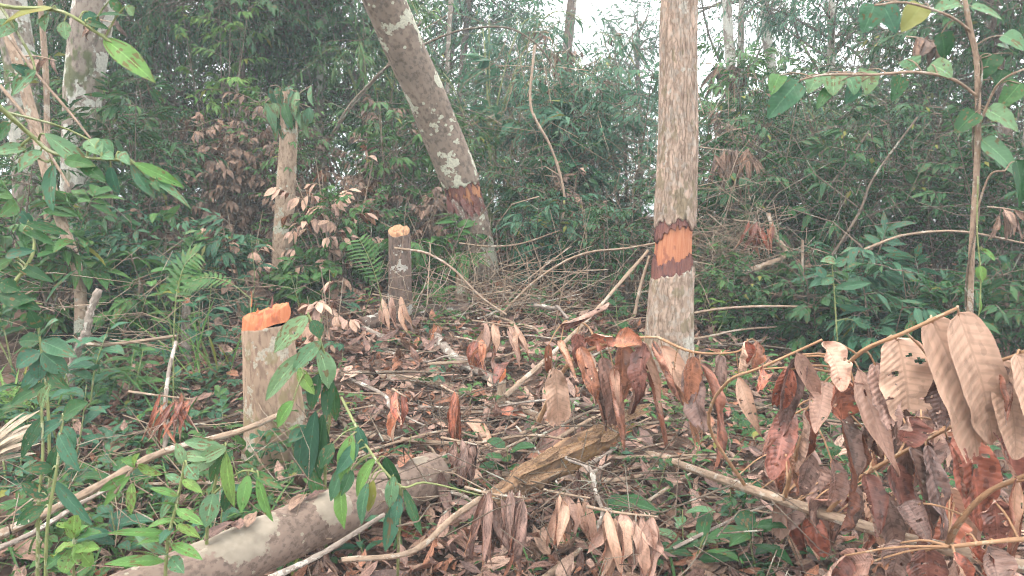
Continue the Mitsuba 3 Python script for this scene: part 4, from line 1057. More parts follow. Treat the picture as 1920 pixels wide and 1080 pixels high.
def leafy(name, label, cat, skeleton, leaves, Y, bsdf, seed, stem='twig_green', rs=(.006, .003), opts=GREEN, dY=.06, nrm=(0, -1, .7), pet=True, group=None, main=None):
    """A plant from its stems (points already placed) and leaves (bx, by, tx, ty, width in px[, bsdf[, depth]])."""
    rng = R(seed + 9000); t = thing(name, label, cat, group)
    sk = []
    for k, (pts, r0, r1) in enumerate(skeleton):
        sp = spline(pts, 40); sk.append(sp)
        part(t, 'stem' if k == 0 else 'side_stem', MB().tube(pts, r0, r1, 9, None, seed + k, .08).ply(main if main and k == 0 else stem))
    sk = np.concatenate(sk) if sk else None
    for row in leaves:
        bx, by, tx, ty, w = row[:5]
        bs = row[5] if len(row) > 5 and row[5] else bsdf
        yy = row[6] if len(row) > 6 else Y
        b = at(bx, by, yy + rng.uniform(-dY, dY) * .5)
        if sk is not None and len(row) <= 6:
            d = np.linalg.norm(sk - b, axis=1); yk = sk[d.argmin()][1]
            b = at(bx, by, yk + rng.uniform(-dY, dY) * .3)
            yy = yk
        e = at(tx, ty, yy + rng.uniform(-dY, dY * .6))
        W = w * yy / FPX
        o = dict(opts)
        if o.get('torn'):
            big = w > 58 and bs == 'dead_tan'
            if big: o['corr'] *= .55; o['curl'] *= .45; o['twist'] *= .25; o['wav'] *= .6; W *= 1.3
            else:
                e = b + (e - b) * 1.18; W *= 1.3
                o['shape'] = ['oblong', 'ribbed', 'ribbed', 'lance'][rng.randint(4)]; o['curl'] *= rng.uniform(.5, 3.0); o['wav'] *= rng.uniform(.7, 1.8); o['bow'] = o.get('bow', 0) * rng.uniform(.2, 1.8); o['curl'] = o.get('curl', 0) * rng.uniform(.5, 1.5)
        if o.get('twist'): o['twist'] = o['twist'] * rng.uniform(-1, 1)
        if o.get('holes'): o['holes'] = rng.randint(0, o['holes'] + 1)
        if o.get('torn'): o['torn'] = o['torn'] if rng.rand() < .4 else 0
        if o.get('tipcurl'): o['tipcurl'] *= rng.uniform(-.4, 1)
        v, f, uv = blade(b, e, W, np.asarray(nrm) + rng.normal(size=3) * (.08 if w > 70 else .3), rng, **o)
        part(t, 'leaf', mikit.ply((v, f), bs, smooth=True, uv=uv))
        if pet and sk is not None:
            d = np.linalg.norm(sk - b, axis=1); q = sk[d.argmin()]
            if .008 < d.min() < .3:
                part(t, 'petiole', MB().tube([q, (q + b) / 2 + [0, 0, .01], b + (e - b) * .04], rs[0] * .6, rs[1] * .7, 5, 6, seed).ply(stem))
    return t


# the big ribbed dead leaves, front right
rx = R(606)
MORE = []
for k in range(46):
    x = rx.uniform(1440, 1800); top = 965 + (x - 1550) * .29 if k % 3 else 960 - (x - 1550) * .66
    MORE.append((x, top - rx.uniform(0, 130), x + rx.uniform(-30, 40), top + rx.uniform(-30, 70), rx.uniform(36, 62), ['dead_dull', 'dead_red', 'dead_dull', 'dead_tan'][k % 4], float(np.interp(x, [1400, 1550, 1700, 1900], [2.85, 2.5, 2.3, 2.1])) + rx.uniform(.08, .25)))
BIG = dict(shape='oblong', nt=52, ns=8, curl=.8, bow=.07, corr=.085, nv=14, holes=5, wav=.4, twist=.9, tipcurl=.16, torn=.16)
Yb = 2.15
br = [at(1215, 850, 3.55), at(1300, 880, 3.2), at(1400, 915, 2.85), at(1550, 965, 2.5), at(1700, 1010, 2.3), at(1900, 1058, 2.1), at(1990, 1075, 2.05)]
b1 = [at(1550, 963, 2.5), at(1600, 905, 2.4), at(1690, 850, 2.3), at(1790, 797, 2.2)]
b2 = [at(1470, 940, 2.66), at(1500, 830, 2.45), at(1560, 725, 2.25), at(1612, 662, 2.15), at(1700, 622, 2.05), at(1795, 578, 1.98)]
b3 = [at(1775, 1030, 2.24), at(1795, 985, 2.15), at(1850, 925, 2.08), at(1930, 888, 2.0)]
b4 = [at(1800, 1000, 2.2), at(1830, 800, 2.1), at(1845, 682, 2.05), at(1930, 652, 2.0)]
b5 = [at(1400, 915, 2.85), at(1330, 800, 2.75), at(1360, 720, 2.6), at(1430, 688, 2.5), at(1542, 637, 2.4)]
RT, RR, RD = 'dead_tan', 'dead_red', 'dead_dull'
leafy('dead_branch', 'fallen branch at right with large hanging ribbed tan and red dead leaves', 'branch',
      [(br, .018, .02), (b1, .009, .005), (b2, .008, .005), (b3, .011, .006), (b5, .007, .004)],
      [(1745, 597, 1838, 886, 88, RT), (1795, 586, 1858, 828, 76, RT), (1683, 634, 1703, 800, 92, RT), (1700, 780, 1690, 830, 70, RR, 2.12),
       (1545, 643, 1572, 722, 46, RT), (1497, 664, 1472, 790, 50, RD), (1493, 662, 1530, 745, 34, RT), (1610, 690, 1672, 862, 44, RT), (1570, 706, 1577, 782, 58, RR), (1508, 768, 1494, 868, 54, RR),
       (1478, 770, 1452, 880, 44, RR), (1600, 715, 1640, 845, 42, RR), (1575, 775, 1592, 900, 42, RD), (1545, 715, 1530, 800, 46, RT), (1520, 850, 1495, 920, 44, RD), (1672, 866, 1694, 962, 46, RR), (1622, 890, 1640, 1000, 46, RR), (1705, 838, 1716, 1006, 62, RD),
       (1735, 835, 1765, 985, 52, RD), (1560, 860, 1552, 940, 50, RD), (1480, 690, 1460, 760, 34, RR), (1430, 690, 1420, 735, 28, RR), (1620, 800, 1600, 880, 40, RD),
       (1640, 680, 1672, 800, 40, RD), (1800, 800, 1830, 965, 64, RR), (1760, 700, 1765, 800, 40, RD), (1668, 760, 1640, 850, 40, RD), (1590, 900, 1570, 990, 50, RD), (1655, 920, 1680, 1020, 44, RD), (1700, 940, 1740, 1010, 50, RD), (1500, 930, 1480, 850, 40, RD), (1452, 800, 1430, 850, 30, RD), (1776, 820, 1800, 930, 48, RD)] + MORE,
      Yb, RT, 1, 'twig_orange', (.006, .004), BIG, .10, (0, -1, .25), main='twig_tan')
leafy('dead_branch', 'cut off branch with red and tan dead leaves at the right edge of the picture', 'branch',
      [([at(1960, 640, 1.95), at(1900, 668, 2.0), at(1845, 684, 2.05)], .006, .004), ([at(1960, 640, 1.95), at(1990, 800, 1.9), at(1960, 1010, 1.95), at(1985, 1120, 1.95)], .012, .012), ([at(1960, 1010, 1.95), at(1900, 1012, 1.9), at(1780, 1025, 1.9)], .008, .005)],
      [(1875, 674, 1905, 862, 62, RT), (1905, 664, 1945, 850, 60, RT), (1858, 680, 1880, 780, 40, RD), (1862, 765, 1900, 900, 58, RR), (1862, 935, 1868, 1008, 44, RR, 2.0), (1905, 895, 1890, 1072, 46, RT, 1.98), (1925, 880, 1935, 1010, 56, RR, 1.95), (1810, 1000, 1842, 1066, 46, RR, 1.95),
       (1585, 1040, 1545, 1085, 66, RR, 2.05), (1640, 1052, 1590, 1062, 50, RD, 2.05), (1700, 1050, 1640, 1066, 54, RD, 2.0), (1735, 1025, 1735, 1090, 60, RR, 1.95), (1790, 1035, 1800, 1095, 40, RR, 1.9), (1690, 1015, 1672, 1075, 50, RD, 2.0), (1850, 1020, 1870, 1100, 60, RD, 1.92)],
      2.0, RT, 2, 'twig_orange', (.006, .004), BIG, .08, (0, -1, .3))
c1 = [at(1010, 790, 3.4), at(1060, 690, 3.25), at(1120, 650, 3.15), at(1190, 634, 3.1), at(1232, 632, 3.08)]
c2 = [at(1120, 650, 3.15), at(1100, 610, 3.2), at(1060, 602, 3.25)]
c3 = [at(1232, 632, 3.08), at(1300, 660, 3.0), at(1380, 660, 3.0), at(1400, 640, 3.0)]
leafy('dead_branch', 'fallen twig with long hanging ribbed rust coloured leaves before the upright tree', 'branch',
      [(c1, .011, .005), (c2, .005, .003), (c3, .006, .003)],
      [(1052, 614, 1128, 574, 26, RR), (1100, 640, 1150, 630, 34, RR), (1155, 632, 1195, 648, 44, RR), (1150, 690, 1168, 822, 46, RT), (1130, 670, 1150, 800, 42, RD), (1170, 645, 1158, 745, 42, RR), (1198, 640, 1238, 812, 34, RT), (1208, 640, 1205, 735, 34, RR), (1240, 648, 1292, 832, 50, RT), (1225, 640, 1270, 745, 42, RD),
       (1080, 625, 1100, 692, 26, RR), (1088, 650, 1112, 742, 28, RR), (1050, 640, 1076, 702, 26, RT), (1028, 645, 1035, 702, 22, RR), (1040, 690, 1046, 792, 42, RT), (1290, 678, 1322, 802, 40, RD), (1312, 680, 1330, 872, 44, RD), (1300, 668, 1290, 750, 34, RR), (1385, 706, 1422, 802, 34, RT), (1402, 640, 1385, 690, 50, RR), (1420, 640, 1410, 690, 34, RR), (1350, 665, 1345, 760, 34, RD), (1110, 690, 1130, 790, 34, RD), (1185, 660, 1180, 760, 36, RR), (1262, 690, 1300, 790, 36, RT)],
      3.1, RT, 3, 'twig_orange', (.005, .003), {**BIG, 'nt': 40, 'ns': 6, 'nv': 16, 'shape': 'ribbed', 'curl': 1.1}, .12, (0, -1, .2))

DEAD = dict(shape='lance', nt=16, ns=3, curl=1.5, bow=.13, wav=.5, twist=1.5, tipcurl=.25, corr=.03, nv=9)
LT = 'dead_litter'


PINK = {**DEAD, 'shape': 'oval', 'curl': .5, 'twist': .7}


def hung(name, label, cx, cy, n, w, h, Y, seed, bsdf=RT, wd=18, stem='twig_tan', opts=DEAD, wing=(-1, 1), cat='branch'):
    """A dead twig end with a bunch of leaves hanging from it."""
    rng = R(seed + 400)
    rows = []
    for k in range(n):
        bx = cx + rng.uniform(-.35, .35) * w; by = cy + rng.uniform(-.1, .15) * h
        rows.append((bx, by, bx + rng.uniform(*wing) * w * .4, by + h * rng.uniform(.6, 1.05), wd * rng.uniform(.8, 1.3)))
    sk = [([at(cx - w * .6, cy - h * .12, Y + .15), at(cx - w * .2, cy - 4, Y), at(cx + w * .35, cy + 4, Y - .03)], .006, .003)]
    return leafy(name, label, cat, sk, rows, Y, bsdf, seed, stem, (.003, .002), opts, .08, (0, -1, .2))


hung('dead_twig', 'bunch of slim tan dead leaves hanging at bottom centre', 945, 930, 22, 120, 135, 2.55, 1, RD, 27)
hung('dead_twig', 'bunch of narrow tan leaves right of the bottom centre bunch', 1075, 930, 12, 90, 95, 2.6, 2, RT, 24)
hung('dead_twig', 'broad pale tan dead leaves fanned out at bottom right of centre', 1185, 965, 14, 140, 125, 2.4, 3, RT, 38)
hung('dead_twig', 'curled orange brown strips of leaf hanging left of the thick stump', 320, 745, 14, 130, 90, 3.3, 4, 'dead_red', 12)
hung('dead_twig', 'orange tipped ribbed leaf hanging alone above the grey log', 752, 740, 3, 26, 90, 3.5, 5, 'dead_red', 26)
hung('dead_twig', 'dark and orange ribbed leaves hanging right above the log end', 848, 735, 5, 34, 100, 3.4, 6, 'dead_red', 22)
hung('dead_twig', 'brown curled leaves bunched over the end of the grey log', 870, 830, 8, 70, 80, 3.2, 7, RD, 24)
hung('dead_twig', 'rust and pink dead leaves standing in the middle litter', 890, 640, 6, 60, 70, 4.3, 8, 'dead_red', 22)
hung('dead_twig', 'pinkish dead leaves left of the pole that leans on the upright tree', 940, 610, 9, 90, 75, 4.5, 9, RT, 18)
hung('dead_twig', 'pink dead leaves under the slim dark stump', 735, 560, 6, 60, 70, 5.2, 10, RT, 15)
hung('dead_twig', 'cluster of red brown dead leaves hung in the thicket right of the upright tree', 1375, 285, 26, 110, 80, 6.2, 14, 'dead_brush', 11)
hung('dead_twig', 'red brown leaves dangling below the sky gap beside the upright tree', 1370, 125, 22, 100, 60, 9, 15, 'dead_brush', 12)
hung('dead_twig', 'withered leaves on the hooked bare branch', 1425, 420, 14, 80, 60, 5.5, 16, 'dead_red', 11)
hung('dead_twig', 'brown dead fronds hanging at the right edge', 1900, 395, 9, 80, 60, 4.8, 17, 'dead_brush', 18)
hung('dead_twig', 'brown curled dead leaf pair high at the upper right', 1735, 75, 6, 60, 55, 6.0, 18, 'dead_brush', 26)
hung('dead_twig', 'few brown dead leaves hanging at the top left trunk', 195, 40, 5, 80, 40, 5.0, 19, 'dead_brush', 14)
hung('dead_twig', 'brown dead leaf bits on the pale sapling at far left', 85, 110, 5, 60, 40, 4.6, 20, 'dead_brush', 13)

# large curled leaves on the litter
rng = R(321)
SPOT = [(1040, 740, 1000, 870, 44), (1000, 880, 1060, 800, 40), (930, 790, 985, 800, 30), (905, 850, 945, 900, 34), (880, 800, 930, 870, 30), (1060, 720, 1040, 780, 40), (820, 620, 800, 660, 22), (690, 745, 670, 720, 26), (1120, 700, 1090, 770, 30), (700, 800, 740, 770, 20), (960, 690, 930, 740, 26), (640, 850, 690, 880, 26), (200, 870, 250, 840, 30), (220, 820, 200, 870, 22), (1340, 760, 1365, 800, 26), (1330, 900, 1390, 930, 30), (1010, 1010, 1060, 1050, 40), (850, 1010, 880, 1060, 26), (740, 1010, 800, 1040, 28), (560, 800, 600, 850, 24), (30, 1040, 90, 1075, 60), (140, 1060, 180, 1078, 30)]
WHERE = ['left of the long hanging rust leaves', 'just above the rotten log', 'between grey log end and rotten log', 'touching the end of the grey log', 'right of the grey log end', 'under the long hanging rust leaves', 'near the slim dark stump', 'on the long smooth tan branch', 'left of the upright tree foot', 'above the end of the grey log', 'by the short slanted stub',
         'on the upper side of the grey log', 'over the long pale stick at left', 'below the curled orange strips', 'right of the upright tree foot', 'beside the fallen branch at right', 'under the bunches of tan leaves at bottom centre', 'left of the bottom centre bunch', 'at the bottom under the hanging lance leaves', 'at the foot of the thick stump', 'in the bottom left corner', 'under the crinkled bright herb']
for k, (a, b, c, d, w) in enumerate(SPOT):
    p, q = onground(a, b) + [0, 0, .035], onground(c, d) + [0, 0, .045]
    L = np.linalg.norm(q - p)
    if L > .4: q = p + (q - p) / L * .4
    v, f, uv = blade(p, q, max(w * p[1] / FPX, .04), [rng.normal() * .4, -.5, 1], rng, 'oblong', 30, 5, .1, .9, twist=rng.uniform(-.8, .8), corr=.05, nv=12, wav=.25, tipcurl=.1, holes=rng.randint(3))
    single('large_fallen_leaf', mikit.ply((v, f), [RT, RD, RR, RD][k % 4], smooth=True, uv=uv), ['large tan', 'large grey brown', 'large rust red', 'large dull brown'][k % 4] + ' curled leaf on the litter ' + WHERE[k], 'leaf', 'large curled leaves on the litter')

# green saplings in front
FR, DK, MD, PA, BL = 'leaf_fresh', 'leaf_dark', 'leaf_mid', 'leaf_pale', 'leaf_blue'
leafy('sapling', 'bright green sapling with large lance leaves in front of the thick stump', 'sapling',
      [([below(612, 2.9), at(610, 860, 2.88), at(622, 740, 2.84), at(604, 650, 2.8), at(578, 590, 2.8)], .007, .004), ([at(616, 700, 2.82), at(570, 700, 2.75)], .004, .002)],
      [(578, 592, 514, 662, 42, PA), (602, 640, 548, 700, 34, PA), (598, 655, 616, 730, 46, PA), (572, 660, 498, 752, 36, PA), (550, 752, 520, 802, 30), (586, 600, 600, 635, 28, DK), (600, 700, 585, 770, 34, DK), (622, 705, 612, 790, 28, DK),
       (592, 770, 578, 905, 34, BL), (606, 775, 600, 900, 32, DK), (580, 800, 540, 830, 28, BL), (625, 720, 630, 790, 22, DK), (560, 690, 590, 740, 26), (610, 800, 625, 870, 26, DK), (570, 800, 560, 880, 24, BL), (585, 880, 600, 940, 28, MD)],
      2.8, FR, 21)
leafy('sapling', 'sapling with hanging green lance leaves over the grey fallen log', 'sapling',
      [([at(640, 745, 2.7), at(668, 800, 2.6), at(700, 855, 2.52), at(752, 912, 2.46), at(800, 905, 2.5), at(905, 930, 2.6)], .005, .003), ([at(752, 912, 2.46), at(748, 1000, 2.55), below(745, 2.7)], .006, .005)],
      [(660, 815, 640, 905, 34, FR), (672, 830, 630, 890, 28, BL), (704, 858, 670, 932, 34, FR), (722, 856, 752, 908, 30, DK), (738, 892, 730, 952, 28, PA), (734, 945, 722, 1035, 34, BL), (690, 905, 678, 985, 26, BL), (640, 905, 646, 992, 30, FR), (757, 915, 792, 1005, 20, DK), (660, 880, 640, 930, 24, DK), (670, 800, 690, 850, 24, BL), (700, 900, 690, 960, 22, MD), (748, 925, 740, 985, 24, BL), (625, 830, 600, 880, 28, DK), (645, 870, 620, 940, 26, BL)],
      2.5, FR, 22, dY=.05)
leafy('sapling', 'sapling with bright drooping leaves left of the grey log', 'sapling',
      [([below(385, 2.45), at(388, 1000, 2.4), at(400, 920, 2.38), at(422, 835, 2.36)], .006, .004), ([at(396, 930, 2.38), at(450, 885, 2.36), at(482, 886, 2.36)], .004, .002)],
      [(420, 842, 352, 888, 38, PA), (424, 848, 440, 952, 28, FR), (420, 848, 395, 905, 24, MD), (466, 890, 452, 962, 28, FR), (484, 892, 512, 978, 26, FR), (474, 885, 532, 918, 20, MD), (416, 838, 345, 828, 26, PA), (425, 838, 372, 865, 30, PA), (400, 925, 385, 990, 38, PA), (430, 905, 420, 960, 22, DK), (395, 860, 335, 855, 26, PA)],
      2.36, FR, 23)
leafy('sapling', 'young plant with many small horizontal green leaves at bottom left', 'sapling',
      [([below(308, 2.25), at(312, 1040, 2.2), at(330, 950, 2.2), at(347, 868, 2.2)], .006, .004)],
      [(333, 950, 282, 948, 18), (330, 955, 382, 985, 22), (326, 975, 276, 990, 20), (330, 985, 376, 1010, 22), (320, 1010, 255, 1022, 24), (320, 1020, 380, 1050, 24), (310, 1052, 195, 1058, 24), (340, 905, 310, 890, 18, PA), (342, 900, 380, 925, 20), (335, 930, 280, 915, 16), (338, 920, 300, 975, 22, PA), (315, 1040, 250, 1000, 22, PA), (320, 1045, 345, 1075, 30, PA), (345, 872, 330, 830, 22, PA), (350, 872, 372, 900, 28, PA), (325, 990, 300, 1020, 26, BL), (318, 1000, 200, 1000, 18)],
      2.2, FR, 24, dY=.09, nrm=(0, -.6, 1))
leafy('sapling', 'yellowish leaved twig beside the long pale stick at lower left', 'sapling',
      [([at(215, 925, 2.6), at(240, 890, 2.62), at(258, 872, 2.65)], .005, .004)],
      [(258, 872, 225, 862, 24), (258, 872, 305, 890, 20), (240, 890, 186, 922, 18), (248, 905, 246, 965, 20), (252, 880, 262, 850, 22, FR), (244, 892, 195, 950, 20, FR)],
      2.62, FR, 25, stem='twig_tan')
leafy('sapling', 'crinkled bright green herb at bottom left corner', 'herb',
      [([below(138, 2.25), at(138, 1040, 2.22), at(140, 1000, 2.22)], .005, .003)],
      [(140, 1005, 105, 985, 30), (140, 1005, 165, 985, 28), (138, 1020, 100, 1045, 34), (140, 1020, 172, 1060, 34), (139, 1012, 140, 965, 30), (138, 1030, 120, 1075, 34), (140, 1030, 185, 1030, 30), (137, 1030, 85, 1065, 30, MD), (141, 1010, 190, 1000, 26, MD)],
      2.22, FR, 26, opts={**GREEN, 'shape': 'oval', 'corr': .05, 'nv': 7, 'ns': 4, 'nt': 18, 'wav': .4}, nrm=(0, -.6, 1))
leafy('sapling', 'pair of tall thin green stalks with drooping leaves at lower left', 'sapling',
      [([below(70, 2.4), at(72, 960, 2.4), at(80, 860, 2.42), at(78, 760, 2.45)], .006, .004), ([below(86, 2.38), at(88, 1000, 2.38), at(108, 870, 2.4), at(118, 780, 2.45)], .006, .004)],
      [(82, 780, 40, 860, 26, DK), (110, 815, 150, 885, 30, BL), (112, 830, 95, 900, 26, DK), (118, 782, 165, 755, 40, DK), (78, 765, 95, 720, 30, PA), (115, 790, 60, 835, 36, BL), (116, 800, 142, 840, 34, BL), (90, 930, 40, 905, 30, DK), (100, 900, 175, 985, 26, BL), (100, 880, 45, 880, 28, DK), (85, 950, 30, 985, 30, DK)],
      2.4, BL, 27)
leafy('sapling', 'sapling with broad dull green leaves at lower left below the lichen spotted stem', 'sapling',
      [([below(95, 3.1), at(90, 760, 3.1), at(78, 660, 3.1), at(72, 610, 3.1)], .007, .004)],
      [(75, 660, 30, 690, 40, BL), (78, 665, 75, 715, 36, BL), (78, 660, 130, 700, 40, BL), (76, 640, 35, 640, 34, DK), (78, 640, 145, 670, 36, BL), (85, 690, 40, 735, 34, BL), (86, 690, 130, 730, 30, DK), (74, 615, 55, 580, 30, DK), (86, 720, 20, 760, 30, DK), (76, 630, 110, 600, 30, PA)],
      3.1, BL, 28)

# branches that reach in from the left and the right, close to the camera
leafy('leafy_branch', 'near branch with long drooping green leaves at the left edge', 'branch',
      [([at(-60, 150, 2.1), at(10, 210, 2.15), at(60, 255, 2.2), at(110, 290, 2.2), at(230, 300, 2.15)], .008, .004), ([at(60, 255, 2.2), at(40, 280, 2.2), at(90, 305, 2.2)], .004, .003), ([at(10, 210, 2.15), at(120, 240, 2.3), at(210, 285, 2.3)], .004, .002)],
      [(100, 308, 100, 398, 36, BL), (78, 282, 34, 324, 34, PA), (50, 278, -12, 288, 30, PA), (84, 250, 198, 344, 34, PA), (120, 300, 180, 312, 28, MD), (165, 262, 190, 292, 36, PA), (208, 312, 224, 366, 28, BL), (245, 308, 292, 372, 22, BL), (250, 305, 345, 352, 24, FR), (268, 325, 358, 392, 22, PA), (192, 290, 215, 300, 24, PA), (185, 262, 212, 292, 30, PA), (150, 305, 200, 340, 26, DK), (280, 325, 300, 360, 18, DK), (225, 285, 243, 310, 20, PA), (20, 230, -10, 270, 30, DK)],
      2.2, BL, 31)
leafy('leafy_branch', 'twigs with large soft green leaves hanging in at the top left corner', 'branch',
      [([at(-80, -40, 2.6), at(0, 10, 2.6), at(110, 20, 2.6), at(180, 60, 2.6), at(210, 80, 2.6)], .008, .004), ([at(0, 10, 2.6), at(60, 110, 2.6), at(60, 150, 2.6)], .005, .003)],
      [(100, 15, 2, 50, 34, PA), (195, 72, 292, 156, 40, FR), (68, 132, 22, 180, 30, PA), (120, 40, 125, 75, 24, PA), (90, 25, 85, 60, 34, PA), (165, 20, 178, 62, 30, BL), (170, 35, 240, 30, 14, DK), (160, 40, 205, 55, 14, DK), (30, 40, 0, 70, 40, PA), (205, 0, 230, 25, 20, DK), (235, 10, 250, 30, 20, PA), (60, 140, 20, 120, 20, BL)],
      2.6, PA, 32, opts={**GREEN, 'holes': 4, 'nt': 22, 'ns': 5})
leafy('leafy_branch', 'dark glossy leaves on a low branch at the left edge', 'branch',
      [([at(-60, 600, 2.3), at(0, 560, 2.3), at(60, 480, 2.35), at(60, 420, 2.4)], .007, .004), ([at(0, 560, 2.3), at(80, 570, 2.3)], .004, .002)],
      [(-5, 552, 78, 582, 34, DK), (48, 418, 130, 440, 20, DK), (42, 430, 104, 462, 22, DK), (22, 492, 102, 530, 24, DK), (0, 530, 40, 545, 30, DK), (10, 480, 66, 470, 22, BL), (0, 590, 70, 560, 20, DK), (85, 568, 145, 505, 14, DK), (60, 420, 40, 395, 26, BL)],
      2.3, DK, 33)
leafy('slender_sapling', 'slender pale sapling at right with a thin vine twined round it and broad leaves', 'sapling',
      [([below(1812, 3.05), at(1816, 700, 3.05), at(1822, 470, 3.0), at(1832, 300, 3.0), at(1832, 130, 3.0), at(1818, 50, 3.0), at(1803, -30, 3.0)], .013, .009),
       ([at(1832, 180, 3.0), at(1785, 148, 2.9), at(1715, 135, 2.8), at(1640, 140, 2.7), at(1550, 140, 2.6), at(1500, 150, 2.55)], .006, .003),
       ([at(1834, 240, 3.0), at(1870, 160, 2.9), at(1920, 130, 2.8), at(1960, 120, 2.8)], .005, .003), ([at(1822, 60, 3.0), at(1780, 30, 2.9), at(1700, 5, 2.8), at(1640, 10, 2.7)], .005, .003), ([at(1830, 400, 3.0), at(1855, 330, 2.95), at(1885, 320, 2.9)], .004, .003)],
      [(1498, 152, 1440, 222, 52, BL), (1462, 140, 1446, 178, 32, MD), (1535, 140, 1515, 175, 34, PA), (1562, 140, 1562, 180, 42, PA), (1560, 165, 1532, 205, 26, DK), (1590, 142, 1602, 178, 38, PA), (1625, 130, 1622, 178, 46, PA), (1605, 160, 1585, 195, 30, BL), (1700, 110, 1712, 132, 44, PA), (1690, 142, 1672, 190, 32, DK),
       (1745, 120, 1785, 145, 44, PA), (1640, 8, 1618, 62, 46, BL), (1655, 10, 1680, 62, 40, BL), (1730, 8, 1690, 60, 44, BL), (1800, 5, 1750, 25, 40, PA), (1820, 12, 1880, 38, 26, PA), (1880, 65, 1920, 95, 40, PA), (1850, 205, 1908, 248, 48, PA), (1840, 262, 1908, 330, 42, PA), (1858, 100, 1838, 150, 50, DK), (1915, 155, 1872, 205, 40, MD), (1880, 130, 1868, 160, 40, DK), (1765, 60, 1770, 110, 40, DK), (1905, 300, 1910, 390, 46, DK), (1900, 100, 1870, 85, 30, PA), (1830, 210, 1790, 250, 40, DK)],
      3.0, PA, 34, stem='twig_tan', rs=(.004, .003), opts={**GREEN, 'shape': 'heart', 'fold': .1}, nrm=(0, -1, .9))
rng = R(8)
q = spline([at(1816, 700, 3.05), at(1822, 470, 3.0), at(1832, 300, 3.0), at(1832, 130, 3.0), at(1818, 40, 3.0)], 60)
an = np.linspace(0, 16, 60)
stick('vine', 'thin dark vine twined round the slender sapling at right', q + np.stack([np.cos(an), np.sin(an), an * 0], -1) * .016, .004, .003, 'twig_dark', 'vine', 80)
leafy('climbing_plant', 'yellow green dangling shoot beside the slender sapling at right', 'plant',
      [([at(1834, 330, 2.98), at(1832, 430, 2.95), at(1838, 500, 2.93), at(1838, 560, 2.93), at(1832, 620, 2.95)], .003, .002)],
      [(1838, 498, 1842, 530, 18, FR), (1834, 500, 1836, 525, 14, FR), (1842, 466, 1866, 490, 12, FR), (1838, 560, 1836, 590, 6, FR), (1840, 470, 1852, 470, 8, FR)],
      2.93, FR, 35)
leafy('climbing_plant', 'pair of bright round leaves in front of the right thicket', 'plant',
      [([at(1570, 640, 4.6), at(1565, 560, 4.6), at(1560, 495, 4.6)], .005, .003)],
      [(1570, 492, 1538, 490, 26, PA), (1565, 498, 1588, 484, 20, BL), (1548, 520, 1530, 500, 18, BL), (1562, 520, 1540, 535, 22, BL), (1565, 540, 1635, 530, 16, BL), (1568, 570, 1632, 578, 16, BL), (1600, 600, 1632, 615, 24, BL)],
      4.6, BL, 36)


def frond(t, pts, n, lf, w, bsdf, stem, rng, spread=1.1, hang=.25):
    sp = spline(pts, n + 6)
    part(t, 'rachis', MB().tube(pts, .004, .002, 5).ply(stem))
    for i in range(5, n + 5):
        d = norm(sp[i + 1] - sp[i - 1]); s = norm(np.cross(d, [0, -.5, 1]))
        k = math.sin(PI * (i - 4) / (n + 3)) ** .6
        for g in (-1, 1):
            e = sp[i] + (s * g * math.sin(spread) + d * math.cos(spread)) * lf * k - [0, 0, hang * lf * k]
            v, f, uv = blade(sp[i], e, w, [0, -.6, 1], rng, 'bamboo', 6, 1, .05, .2)
            part(t, 'leaflet', mikit.ply((v, f), bsdf, smooth=True, uv=uv))


rng = R(44)
for lab, pts, Y, n, lf, w in [('fern frond arching beside the thick stump on its left', [(325, 640), (330, 560), (345, 500), (372, 470)], 4.0, 11, .17, .022), ('fern frond left of the slim dark stump', [(715, 560), (705, 520), (690, 480), (672, 445)], 5.2, 12, .15, .022),
                              ('pale fern frond among the left undergrowth', [(470, 560), (430, 530), (390, 520), (350, 530)], 4.6, 10, .13, .022), ('fern frond in the centre thicket before the leaning tree', [(960, 480), (980, 430), (1010, 405), (1050, 420)], 6.4, 12, .16, .02)]:
    t = thing('fern', lab, 'fern'); P0 = poly(pts, Y)
    part(t, 'stalk', MB().tube([below(pts[0][0], Y), P0[0]], .004, .004, 5).ply('twig_green'))
    frond(t, P0, n, lf, w, 'leaf_mid', 'twig_green', rng)
t = thing('palm_frond', 'dry straw coloured palm frond lying at the left edge', 'palm frond')
for k in range(13):
    a = at(-30, 850 + k * 2, 2.8); e = at(60 + rng.uniform(-20, 25), 770 + k * 6 + rng.uniform(-8, 8), 2.8 + rng.uniform(-.1, .1))
    v, f, uv = blade(a, e, .025, [0, -.6, 1], rng, 'strap', 8, 1, .06, .3)
    part(t, 'leaflet', mikit.ply((v, f), 'straw', smooth=True, uv=uv))


